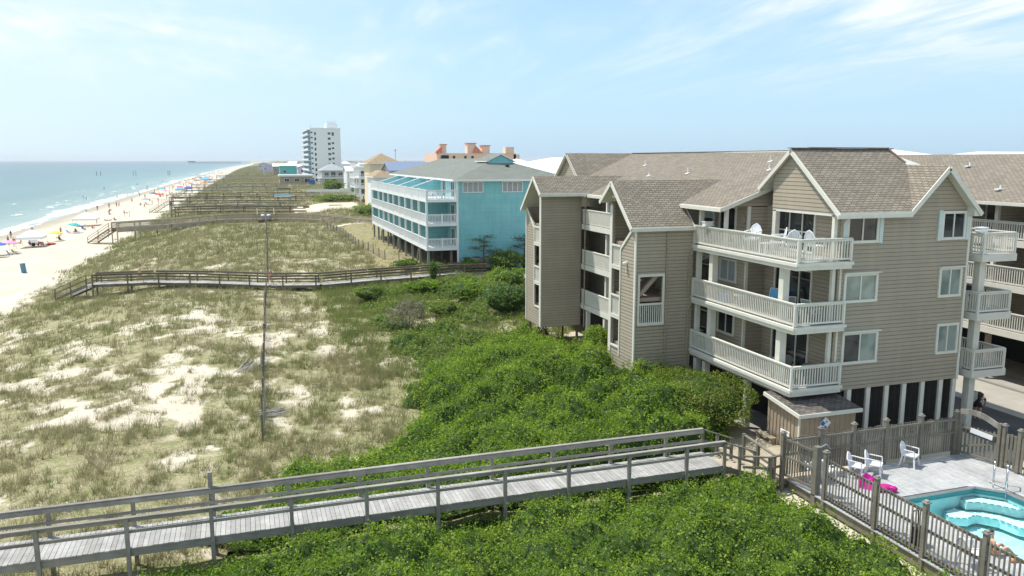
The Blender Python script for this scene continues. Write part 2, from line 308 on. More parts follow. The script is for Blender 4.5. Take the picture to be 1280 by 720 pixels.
    b = NB('pool_plaster'); f = b.noise(b.pos, 3, 3); b.set(b.mix(b.rng(f, .4, .6), (.55, .91, .92), (.72, .95, .955)), .7, .2)  # paler mottling paints rippled light onto the plaster
    plain('pool_step_plaster', (.90, .92, .92), .7, .04, 3); plain('pool_tile', (.06, .30, .34), .3, .1, 6)
    b = NB('pool_surface'); tb = b.n.new('ShaderNodeBsdfTransparent'); tb.inputs[0].default_value = (.80, .985, .99, 1)
    gl = b.n.new('ShaderNodeBsdfGlossy'); gl.inputs['Roughness'].default_value = .03; w1 = b.noise(b.pos, 2.2, 4, .6, .6)
    bp = b.n.new('ShaderNodeBump'); bp.inputs['Strength'].default_value = .5; bp.inputs['Distance'].default_value = .06; b.l.new(w1, bp.inputs['Height']); b.l.new(bp.outputs[0], gl.inputs['Normal'])
    fr = b.n.new('ShaderNodeFresnel'); fr.inputs[0].default_value = 1.33; b.l.new(bp.outputs[0], fr.inputs['Normal'])
    mx = b.n.new('ShaderNodeMixShader'); b.l.new(fr.outputs[0], mx.inputs[0]); b.l.new(tb.outputs[0], mx.inputs[1]); b.l.new(gl.outputs[0], mx.inputs[2]); b.l.new(mx.outputs[0], b.out.inputs[0])
    b = NB('far_forest_leaf'); b.set(b.mix(b.rng(b.noise(b.pos, .05, 4), .35, .65), (.035, .065, .025), (.075, .11, .04)), .9, .1)
make_mats()

# ------------------------------------------------------------------ mesh helpers
ORG = {}
class MB:
    def __init__(s): s.v = []; s.f = []; s.mi = []
    def add(s, pts, faces, mi=0):
        k = len(s.v); s.v += [tuple(map(float, p)) for p in pts]; s.f += [[k+i for i in f] for f in faces]; s.mi += [mi]*len(faces); return s
    def poly(s, pts, mi=0): return s.add(pts, [list(range(len(pts)))], mi)
    def hexa(s, p, mi=0): return s.add(p, [(0, 3, 2, 1), (4, 5, 6, 7), (0, 1, 5, 4), (1, 2, 6, 5), (2, 3, 7, 6), (3, 0, 4, 7)], mi)
    def box(s, x0, x1, y0, y1, z0, z1, mi=0):
        x0, x1 = sorted((x0, x1)); y0, y1 = sorted((y0, y1)); z0, z1 = sorted((z0, z1))
        return s.hexa([(x0, y0, z0), (x1, y0, z0), (x1, y1, z0), (x0, y1, z0), (x0, y0, z1), (x1, y0, z1), (x1, y1, z1), (x0, y1, z1)], mi)
    def bar(s, p, q, w, h, mi=0, up=(0, 0, 1)):
        p = Vector(p); q = Vector(q); d = (q-p).normalized(); sd = d.cross(Vector(up))
        if sd.length < 1e-4: sd = Vector((1, 0, 0))
        sd.normalize(); u = sd.cross(d); a = sd*w/2; b = u*h/2
        return s.hexa([p-a-b, p+a-b, p+a+b, p-a+b, q-a-b, q+a-b, q+a+b, q-a+b], mi)
    def tube(s, p, q, r, n=8, r2=None, mi=0, cap=True):
        p = Vector(p); q = Vector(q); d = (q-p).normalized(); t = Vector((0, 0, 1)) if abs(d.z) < .9 else Vector((1, 0, 0))
        a = d.cross(t).normalized(); b = d.cross(a); r2 = r if r2 is None else r2; pts = []
        for c, rr in ((p, r), (q, r2)):
            for k in range(n): t_ = 2*math.pi*k/n; pts.append(c+(a*math.cos(t_)+b*math.sin(t_))*rr)
        fs = [(k, (k+1) % n, n+(k+1) % n, n+k) for k in range(n)]
        if cap: fs += [tuple(range(n-1, -1, -1)), tuple(range(n, 2*n))]
        return s.add(pts, fs, mi)
    def path(s, pts, r, n=6, mi=0):
        for a, b in zip(pts[:-1], pts[1:]): s.tube(a, b, r, n, mi=mi)
        return s
    def prism(s, pts, vec, mi=0, mside=None):
        n = len(pts); v = Vector(vec); P = [Vector(p) for p in pts]
        nrm = Vector((0, 0, 0))
        for i in range(n): nrm += P[i].cross(P[(i+1) % n])
        if nrm.dot(v) > 0: P.reverse()          # first cap faces away from vec
        Q = [p+v for p in P]; k = len(s.v); s.v += [tuple(p) for p in P+Q]
        s.f.append([k+i for i in range(n)]); s.mi.append(mi)
        s.f.append([k+n+i for i in range(n-1, -1, -1)]); s.mi.append(mi if mside is None else mside)
        for i in range(n):
            j = (i+1) % n; s.f.append([k+j, k+i, k+n+i, k+n+j]); s.mi.append(mi if mside is None else mside)
        return s
    def slab(s, pts, t=.14, mi=0, ms=1): return s.prism(pts, (0, 0, -t), mi, ms)
    def ball(s, c, rx, ry, rz, nu=10, nv=7, mi=0, zmin=-1.):
        pts = []; fs = []
        for j in range(nv+1):
            ph = math.pi*j/nv
            for i in range(nu):
                th = 2*math.pi*i/nu; z = max(math.cos(ph), zmin)
                pts.append((c[0]+rx*math.sin(ph)*math.cos(th), c[1]+ry*math.sin(ph)*math.sin(th), c[2]+rz*z))
        for j in range(nv):
            for i in range(nu): fs.append((j*nu+i, (j+1)*nu+i, (j+1)*nu+(i+1) % nu, j*nu+(i+1) % nu))
        return s.add(pts, fs, mi)
    def lathe(s, c, prof, n=14, mi=0):
        pts = []; m = len(prof)
        for r, z in prof:
            for k in range(n): t = 2*math.pi*k/n; pts.append((c[0]+r*math.cos(t), c[1]+r*math.sin(t), c[2]+z))
        fs = [(j*n+k, j*n+(k+1) % n, (j+1)*n+(k+1) % n, (j+1)*n+k) for j in range(m-1) for k in range(n)]
        return s.add(pts, fs, mi)
    def build(s, name, mat, parent=None, origin=None, smooth=False):
        return link_mesh(name, np.array(s.v, float).reshape(-1, 3), s.f, mat, parent, origin, smooth, s.mi)
def link_mesh(name, V, F, mat, parent=None, origin=None, smooth=False, mi=None, uv=True):
    o3 = np.array(ORG[parent] if parent is not None else (origin or (0, 0, 0)), float)
    me = bpy.data.meshes.new(name); me.from_pydata((V-o3).tolist(), [], F)
    ms = mat if isinstance(mat, (list, tuple)) else [mat]
    for m in ms: me.materials.append(MATS[m])
    if mi and len(ms) > 1: me.polygons.foreach_set('material_index', mi)
    if smooth: me.polygons.foreach_set('use_smooth', [True]*len(F))
    me.update()
    if uv and len(F): auto_uv(me, o3)
    o = bpy.data.objects.new(name, me); COL.objects.link(o)
    if parent is not None: o.parent = parent; ORG[o] = tuple(o3)
    else: o.location = tuple(o3); ORG[o] = tuple(o3)
    return o
def auto_uv(me, o3):
    nl = len(me.loops); npol = len(me.polygons)
    co = np.empty(len(me.vertices)*3); me.vertices.foreach_get('co', co); co = co.reshape(-1, 3)+o3
    lv = np.empty(nl, np.int32); me.loops.foreach_get('vertex_index', lv)
    nr = np.empty(npol*3); me.polygons.foreach_get('normal', nr); nr = nr.reshape(-1, 3)
    lt = np.empty(npol, np.int32); me.polygons.foreach_get('loop_total', lt)
    N = np.repeat(nr, lt, axis=0); P = co[lv]
    U = np.stack([-N[:, 1], N[:, 0], np.zeros(nl)], 1); L = np.linalg.norm(U, axis=1)
    flat = L < .12
    U[flat] = (1, 0, 0); L[flat] = 1; U /= L[:, None]
    Vv = np.cross(N, U); Vv[flat] = (0, 1, 0)
    # boards: let the long side of each face be the u axis
    uvs = np.stack([(P*U).sum(1), (P*Vv).sum(1)], 1)
    lay = me.uv_layers.new(name='UVMap'); lay.data.foreach_set('uv', uvs.ravel().astype(np.float32))
def tag(o, label, cat, group=None, kind=None):
    if label: o['label'] = label
    if cat: o['category'] = cat
    if group: o['group'] = group
    if kind: o['kind'] = kind
    return o
def struct(o, label=None, cat=None): o['kind'] = 'structure'; return tag(o, label, cat)
def thing(name, label, cat, loc=(0, 0, 0), rz=0, group=None):
    o = bpy.data.objects.new(name, None); COL.objects.link(o); o.empty_display_size = .3
    o.location = loc; o.rotation_euler = (0, 0, rz); ORG[o] = tuple(loc) if rz == 0 else tuple(loc); return tag(o, label, cat, group)
def dup(o, loc=None, rz=None, label=None, parent=None):
    c = o.copy(); COL.objects.link(c)
    if parent is not None: c.parent = parent
    if loc is not None: c.location = loc
    if rz is not None: c.rotation_euler = (0, 0, rz)
    if label: c['label'] = label
    for ch in list(o.children): dup(ch, parent=c)
    return c
def recolor(o, name, mat):
    """give the parts called name of a copied thing their own paint"""
    for ch in [o]+list(o.children_recursive):
        if ch.type == 'MESH' and ch.name.split('.')[0] in name:
            ch.material_slots[0].link = 'OBJECT'; ch.material_slots[0].material = MATS[mat]
def quads_mesh(name, P, mat, parent=None, origin=None, tint=None):
    """many separate quads / tris: P is (n,k,3)"""
    n, k, _ = P.shape; o3 = np.array(ORG[parent] if parent is not None else (origin or (0, 0, 0)), float)
    me = bpy.data.meshes.new(name); me.vertices.add(n*k); me.vertices.foreach_set('co', (P.reshape(-1, 3)-o3).ravel().astype(np.float32))
    me.loops.add(n*k); me.loops.foreach_set('vertex_index', np.arange(n*k, dtype=np.int32))
    me.polygons.add(n); me.polygons.foreach_set('loop_start', np.arange(0, n*k, k, dtype=np.int32)); me.polygons.foreach_set('loop_total', np.full(n, k, np.int32))
    me.materials.append(MATS[mat]); me.update(); me.validate()
    if tint is not None:
        a = me.attributes.new('tint', 'FLOAT', 'POINT'); a.data.foreach_set('value', np.repeat(tint, k).astype(np.float32))
    o = bpy.data.objects.new(name, me); COL.objects.link(o); o.location = tuple(o3)
    if parent is not None: o.parent = parent; o.location = (0, 0, 0)
    ORG[o] = tuple(o3); return o
def grid_mesh(name, xs, ys, Z, mat, attrs=None, smooth=True):
    nx, ny = len(xs), len(ys); X, Y = np.meshgrid(xs, ys); V = np.stack([X, Y, Z], -1).reshape(-1, 3)
    i = np.arange(ny-1)[:, None]*nx+np.arange(nx-1)[None]; F = np.stack([i, i+1, i+nx+1, i+nx], -1).reshape(-1, 4)
    me = bpy.data.meshes.new(name); me.vertices.add(len(V)); me.vertices.foreach_set('co', V.ravel().astype(np.float32))
    me.loops.add(F.size); me.loops.foreach_set('vertex_index', F.ravel().astype(np.int32)); me.polygons.add(len(F))
    me.polygons.foreach_set('loop_start', np.arange(0, F.size, 4, dtype=np.int32)); me.polygons.foreach_set('loop_total', np.full(len(F), 4, np.int32))
    if smooth: me.polygons.foreach_set('use_smooth', np.ones(len(F), bool))
    me.materials.append(MATS[mat]); me.update(); me.validate()
    for k, a in (attrs or {}).items():
        t = me.attributes.new(k, 'FLOAT', 'POINT'); t.data.foreach_set('value', a.ravel().astype(np.float32))
    o = bpy.data.objects.new(name, me); COL.objects.link(o); return o

# ------------------------------------------------------------------ terrain and sea
def spaced(stops):
    out = []
    for (a, b, st) in stops: out += list(np.arange(a, b, st))
    return np.array(sorted(set(np.round(out, 3))))
def geo(a, b, n): return list(np.geomspace(a, b, n))
def build_ground():
    xs = np.array(sorted(set([-x for x in geo(90, 900, 10)] + list(spaced([(-90, -36, 3), (-36, 24, .45), (24, 48, 1.5)])) + geo(50, 14000, 30))))
    ys = np.array(sorted(set([-200, -60, -20, -5] + list(spaced([(2, 26, 1.5), (26, 115, .45), (115, 240, 1.2), (240, 700, 6)])) + geo(710, 14000, 40))))
    X, Y = np.meshgrid(xs, ys); Z = ground_z(X, Y); V = veg(X, Y); xe = X-coast(Y)
    Z = np.where(Y > 12000, np.minimum(Z, 0), Z)
    yard = ((X > 14.5) & (Y > 90) & (Y < 158) & (X < 60)).astype(float)+((X > 30) & (Y > 84) & (Y < 260)).astype(float)*.9
    yard = np.clip(yard, 0, 1)*np.where(pdist(X, Y, [(10.5, 205), (28, 205), (29, 238), (11, 232)]) > 0, 0, 1)
    wet = sst(-45.5, -50, xe + 3*(fbm(X/9, Y/14, 77)-.5))
    struct(grid_mesh('ground', xs, ys, Z, 'sand_ground', {'veg': V, 'yard': yard, 'wet': wet, 'far': sst(450, 800, Y)*sst(-24, -20, xe)*.9}))
    xs2 = np.array(sorted([-x for x in geo(40, 16000, 60)] + list(np.arange(-38, 120, 8.))))
    ys2 = np.array(sorted([-400, -100] + list(np.arange(0, 600, 10.)) + geo(610, 16000, 60)))
    X, Y = np.meshgrid(xs2, ys2); sh = (coast(Y)-52.5)-X
    struct(grid_mesh('sea', xs2, ys2, np.full(X.shape, -3.62), 'sea_water', {'shore': sh}))
build_ground()

# ------------------------------------------------------------------ leaves
def leaf_quads(P, Nn, size, spread=.9, aspect=.62):
    n = len(P); d = Nn+NP.normal(0, spread, (n, 3)); d /= np.linalg.norm(d, axis=1)[:, None]+1e-9
    t = NP.normal(0, 1, (n, 3)); a = np.cross(d, t); a /= np.linalg.norm(a, axis=1)[:, None]+1e-9; b = np.cross(d, a)
    s = (size*NP.uniform(.65, 1.35, n))[:, None]
    return np.stack([P-a*s*.5, P-b*s*.5*aspect, P+a*s*.5, P+b*s*.5*aspect], 1)
def thicket(name, label, poly, hfun, leafmat, density, size, bounds, cell=.16, floor='thicket_dark', extra=None):
    x0, x1, y0, y1 = bounds; xs = np.arange(x0, x1, cell); ys = np.arange(y0, y1, cell); X, Y = np.meshgrid(xs, ys)
    H = hfun(X, Y); G = ground_z(X, Y); Z = G+H-.16
    o = grid_mesh(name, xs, ys, np.where(H > .02, Z, G-.3), floor)  # dark sheet just below the leaves paints the shade beneath them
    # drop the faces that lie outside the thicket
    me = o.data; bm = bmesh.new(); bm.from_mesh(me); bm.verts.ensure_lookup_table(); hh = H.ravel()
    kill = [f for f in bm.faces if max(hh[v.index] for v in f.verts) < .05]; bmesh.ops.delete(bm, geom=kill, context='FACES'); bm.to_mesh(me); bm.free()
    A = (x1-x0)*(y1-y0); n = int(A*density)
    px = NP.uniform(x0, x1, n); py = NP.uniform(y0, y1, n); h = hfun(px, py); k = h > .06; px, py, h = px[k], py[k], h[k]
    e = .12; gx = (hfun(px+e, py)-hfun(px-e, py))/(2*e); gy = (hfun(px, py+e)-hfun(px, py-e))/(2*e)
    steep = np.sqrt(1+gx*gx+gy*gy); keep = NP.uniform(0, 1, len(px)) < np.clip(steep/3.0, .42, 1); px, py, h, gx, gy = [q[keep] for q in (px, py, h, gx, gy)]
    N = np.stack([-gx, -gy, np.ones_like(gx)], 1); N /= np.linalg.norm(N, axis=1)[:, None]
    base = np.stack([px, py, ground_z(px, py)+h], 1)
    ax = N*.7+np.array([0, 0, .7])+NP.normal(0, .45, N.shape); ax /= np.linalg.norm(ax, axis=1)[:, None]
    m = 5; base = base + N*(NP.normal(-.02, .075, len(base)))[:, None]
    T = np.repeat(base, m, 0); AX = np.repeat(ax, m, 0); t = np.tile(np.linspace(-.08, .15, m), len(base))*NP.uniform(.6, 1.5, len(T))
    T = T + AX*t[:, None] + NP.normal(0, size*.42, T.shape)
    j = NP.uniform(0, 1, len(base)) < .035; bs = base[j]; m2 = 10        # taller ragged shoots
    a2 = np.array([0, 0, 1.])+NP.normal(0, .38, (len(bs), 3)); T2 = np.repeat(bs, m2, 0)+np.repeat(a2, m2, 0)*(np.tile(np.linspace(.05, .42, m2), len(bs))*np.repeat(NP.uniform(.5, 1.25, len(bs)), m2))[:, None]+NP.normal(0, size*.33, (len(bs)*m2, 3))
    T = np.concatenate([T, T2]); AX = np.concatenate([AX, np.repeat(a2, m2, 0)])
    Q = leaf_quads(T, AX*.4+np.array([0, 0, .6]), size*np.exp(NP.normal(0, .22, len(T))))
    q = quads_mesh(name+'_leaves', Q, leafmat)
    me2 = q.data                                     # merge into one object: dark undersheet + leaves
    bm = bmesh.new(); bm.from_mesh(me); nf = len(bm.faces); bm.from_mesh(me2); bm.faces.ensure_lookup_table()
    for i in range(nf, len(bm.faces)): bm.faces[i].material_index = 1
    me.materials.append(MATS[leafmat]); me.materials.append(MATS['grey_twig'])
    k = NP.choice(len(base), max(8, int(A*1.1)), replace=False)
    for q0 in base[k]:                                # bare grey twigs
        for _ in range(3):
            e = Vector(q0)+Vector((random.gauss(0, .16), random.gauss(0, .16), random.uniform(.08, .36))); w_ = Vector((.008, .004, 0))
            vs = [bm.verts.new(p) for p in (Vector(q0)-w_, Vector(q0)+w_, e)]; bm.faces.new(vs).material_index = 2
    bm.to_mesh(me); bm.free(); bpy.data.objects.remove(q); bpy.data.meshes.remove(me2)
    tag(o, label, 'shrubs', None, 'stuff'); return o
def lumps(x, y, s): return np.clip(.55*(1-1.7*np.abs(2*fbm(x/2.1, y/2.1, s, 2)-1))+.40*fbm(x/.8, y/.8, s+3, 3)+.22*(1-np.abs(2*fbm(x/.45, y/.45, s+5, 2)-1)), 0, 1)
def h_north(x, y):
    d = pdist(x, y, N_THICK) + 1.9*(fbm(x/1.5, y/1.5, 90, 4, .6)-.5)*2
    base = .62+1.5*sst(5, 17.0, x + .10*(y-30))*sst(50, 38, y) + .45*sst(40, 50, y)*sst(8, 14, x)
    return np.clip(sst(0, 1.3, d), 0, 1)*base*(.38+1.05*lumps(x, y, 101))*sst(27.0, 28.3, y+.35*(fbm(x/1.1, y, 97, 2)-.5)) * (d > 0)+.3*(d > .1)*(y < 28)
def h_south(x, y):
    d = pdist(x, y, S_THICK) + .30*(fbm(x/.9, y/.9, 95, 3)-.5)*2
    base = .52+.70*sst(-3.5, 3.5, x)-.20*sst(3, .5, np.abs(x-7.0))-.12*sst(2.5, .5, np.abs(x-12.6)); base = base*sst(25.3, 23.7, y+.7*(fbm(x/1.3, y*0, 98, 2)-.5))+.20
    return np.clip(sst(0, .7, d), 0, 1)*base*(.26+1.08*lumps(x, y, 131)) * (d > 0)
def h_mid(x, y):
    d = pdist(x, y, MID_GREEN) + 2.2*(fbm(x/2.5, y/3.5, 96, 3)-.5)*2
    p = fbm(x/2.6, y/3.6, 171, 4)
    return np.clip(sst(0, 2.5, d), 0, 1)*sst(.47, .60, p)*(.25+.7*lumps(x, y, 151))*(.6+.9*sst(.5, .75, fbm(x/5, y/5, 177))) * (d > 0)
thicket('shrub_thicket', 'dense bright green shrub thicket between the sand and the tan condominium', N_THICK, h_north, 'shrub_leaf', 140, .088, (-2.2, 22.2, 26.8, 55.5))
thicket('shrub_thicket', 'bright green shrubs in the foreground below the near boardwalk and pool fence', S_THICK, h_south, 'shrub_leaf', 185, .072, (-6, 19, 12, 26.8), .12)
thicket('low_brush', 'patchy low green brush in front of the second boardwalk', MID_GREEN, h_mid, 'rough_leaf', 48, .15, (5, 28, 45, 83), .3)

def dune_grass():
    P = []; T = []
    def band(y0, y1, dens, nb, h0, h1, w, rad, xl, xr, sparse=.03):
        A = (xr-xl)*(y1-y0); n = int(A*dens); x = NP.uniform(xl, xr, n); y = NP.uniform(y0, y1, n)
        ang = np.arctan2(x, y)-R(18.15); k = (np.abs(ang) < R(40)); x, y = x[k], y[k]
        v = veg(x, y); cl = fbm(x/1.1, y/1.1, 201, 3); k = NP.uniform(0, 1, len(x)) < np.clip(v*1.1*sst(.30, .58, cl)*1.15+sparse*(v > .02)*(cl > .36), 0, 1)
        k &= (pdist(x, y, N_THICK) < .4) & (pdist(x, y, S_THICK) < .1); x, y, v = x[k], y[k], v[k]
        k = ~((x > 12) & (y > 84) & (y < 160) & (pdist(x, y, [(15.5, 93), (40, 93), (40, 158), (16, 158)]) > 0) & (NP.uniform(0, 1, len(x)) > .12)); x, y, v = x[k], y[k], v[k]
        m = len(x); tint = np.clip(.15+.75*fbm(x/4.5, y/6, 211, 3)+NP.normal(0, .16, m)-.25*sst(-18, -27, x)-.75*sst(5, 10, x+.08*(y-55))*sst(36, 50, y)*sst(92, 80, y), 0, 1)
        hh = NP.uniform(h0, h1, m)*(.75+.5*v)*np.exp(NP.normal(-.05, .30, m)); rr = rad*np.exp(NP.normal(0, .5, m))
        X = np.repeat(x, nb)+NP.normal(0, 1, m*nb)*np.repeat(rr, nb); Yy = np.repeat(y, nb)+NP.normal(0, 1, m*nb)*np.repeat(rr, nb); Z = ground_z(X, Yy)-.02
        H = np.repeat(hh, nb)*NP.uniform(.55, 1.15, m*nb); a = NP.uniform(0, 2*np.pi, m*nb); ln = NP.uniform(.10, .75, m*nb)*H
        B = np.stack([X, Yy, Z], 1); tip = B+np.stack([np.cos(a)*ln+.16*H, np.sin(a)*ln-.05*H, H*np.sqrt(np.clip(1-(ln/H)**2*.6, .2, 1))], 1)
        b = NP.uniform(0, 2*np.pi, m*nb); sd = np.stack([np.cos(b), np.sin(b), np.zeros(m*nb)], 1)*w*NP.uniform(.6, 1.3, m*nb)[:, None]
        P.append(np.stack([B-sd, B+sd, tip], 1)); T.append(np.repeat(tint, nb)+NP.normal(0, .08, m*nb)+.12*(y0 > 200))
    band(26, 58, 10, 18, .22, .58, .010, .10, -30, 13)
    band(58, 112, 5.2, 12, .26, .62, .018, .17, -34, 27)
    band(112, 225, 1.9, 9, .38, .75, .042, .26, -36, 34)
    band(225, 700, .40, 8, .5, .9, .085, .5, -30, 34)
    band(700, 1700, .05, 9, .8, 1.5, .25, 1.2, -30, 70)
    band(27, 62, 9, 5, .04, .12, .009, .22, -30, 13, sparse=.8)
    band(44, 84, 5.5, 14, .28, .6, .02, .2, 6, 27, sparse=.2)
    band(27, 75, 4.5, 7, .10, .26, .011, .09, -30, 13, sparse=.30)
    band(75, 160, 1.6, 6, .15, .35, .022, .15, -30, 24, sparse=.25)
    o = quads_mesh('dune_grass', np.concatenate(P), 'dune_blade', tint=np.clip(np.concatenate(T), 0, 1))
    tag(o, 'olive and straw coloured beach grass growing over the dunes', 'grass', None, 'stuff')
dune_grass()

def shrub(name, label, cat, c, rx, ry, h, mat, n, size, group=None, lump=.28, trunk='bark', parts=True, core=True, low=-.08):
    x, y, z = c; r = thing(name, label, cat, c, 0, group)
    d = NP.normal(0, 1, (n, 3)); d /= np.linalg.norm(d, axis=1)[:, None]; d[:, 2] = np.where(d[:, 2] < -.35, -d[:, 2], d[:, 2])
    u = np.arctan2(d[:, 1], d[:, 0])*1.3; w = d[:, 2]*2.2
    rad = (1-lump*.5+lump*(2*fbm(u*1.3+x, w*1.3+y, 301, 3)-1)*1.6)*np.where(NP.uniform(0, 1, n) < .75, NP.uniform(.86, 1.04, n), NP.uniform(.45, .9, n))
    C0 = np.array([x, y, z+h*(.5+low)]); Q = C0+d*rad[:, None]*np.array([rx, ry, h*(.5-low*.2)])
    Q[:, 2] = np.maximum(Q[:, 2], z+.03)
    quads_mesh('crown', leaf_quads(Q, d*.8+np.array([0, 0, .4]), np.full(n, size)), mat, r)
    m = MB()
    for k in range(5):
        a = k*1.26+x; m.tube((x+.1*math.cos(a), y+.1*math.sin(a), z-.1), (x+rx*.5*math.cos(a), y+ry*.5*math.sin(a), z+h*.62), .035+.02*h/2, 6, .012)
    m.build('trunk', trunk, r)
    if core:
        b = MB(); b.ball(tuple(C0), rx*.74, ry*.74, h*.37, 12, 8); b.build('dark_core', 'thicket_dark', r, smooth=True)  # dark ball paints the shade inside the crown
    return r

# ------------------------------------------------------------------ building helpers
def wbox(m, ax, pos, sg, a0, a1, d0, d1, z0, z1, mi=0):
    if ax == 'y': m.box(a0, a1, pos+sg*d0, pos+sg*d1, z0, z1, mi)
    else: m.box(pos+sg*d0, pos+sg*d1, a0, a1, z0, z1, mi)
def window(par, ax, pos, sg, a0, a1, z0, z1, glass='dark_glass', trim='white_trim', mull=1, t=.11, name='window', d=.07, hood=False, rails=()):
    a0, a1 = sorted((a0, a1)); m = MB()
    wbox(m, ax, pos, sg, a0, a1, -.02, d, z1-t, z1); wbox(m, ax, pos, sg, a0, a1, -.02, d+.015, z0, z0+t)
    wbox(m, ax, pos, sg, a0, a0+t, -.02, d-.004, z0+t, z1-t); wbox(m, ax, pos, sg, a1-t, a1, -.02, d-.004, z0+t, z1-t)
    for k in range(mull):
        c = a0+(a1-a0)*(k+1)/(mull+1); wbox(m, ax, pos, sg, c-.03, c+.03, -.02, d-.02, z0+t, z1-t)
    for rz_ in rails: wbox(m, ax, pos, sg, a0+t, a1-t, -.02, d-.025, rz_-.03, rz_+.03)
    if hood: wbox(m, ax, pos, sg, a0-.06, a1+.06, 0, d+.12, z1+.002, z1+.05)
    w = m.build(name, trim, par); g = MB(); wbox(g, ax, pos, sg, a0+t*.8, a1-t*.8, -.015, .012, z0+t*.8, z1-t*.8); g.build('pane', glass, w); return w
def railing(m, p, q, z, h=1.0, sp=.135, bw=.042, ends=True, mi=0, bot=.10, top=(.13, .05), mid=()):
    p = Vector((*p, z)); q = Vector((*q, z)); L = (q-p).length; d = (q-p)/L; up = Vector((0, 0, 1))
    m.bar(p+up*(h-top[1]/2), q+up*(h-top[1]/2), top[0], top[1], mi); m.bar(p+up*(h-.10), q+up*(h-.10), .05, .08, mi); m.bar(p+up*bot, q+up*bot, .05, .08, mi)
    for k in mid: m.bar(p+up*k, q+up*k, .05, .06, mi)
    n = max(2, int(L/sp))
    for i in range(n):
        c = p+d*(L*(i+.5)/n); m.bar(c+up*(bot+.041), c+up*(h-.141), bw, bw, mi, up=d)
    if ends:
        for c in ((p, q) if ends is True else ((p,) if ends == 'p' else (q,))): m.bar(c+up*.0, c+up*(h-top[1]-.002), .10, .10, mi, up=d)
    return m
FL = (2.90, 5.65, 8.40)
MIR = lambda y: 89.7-y

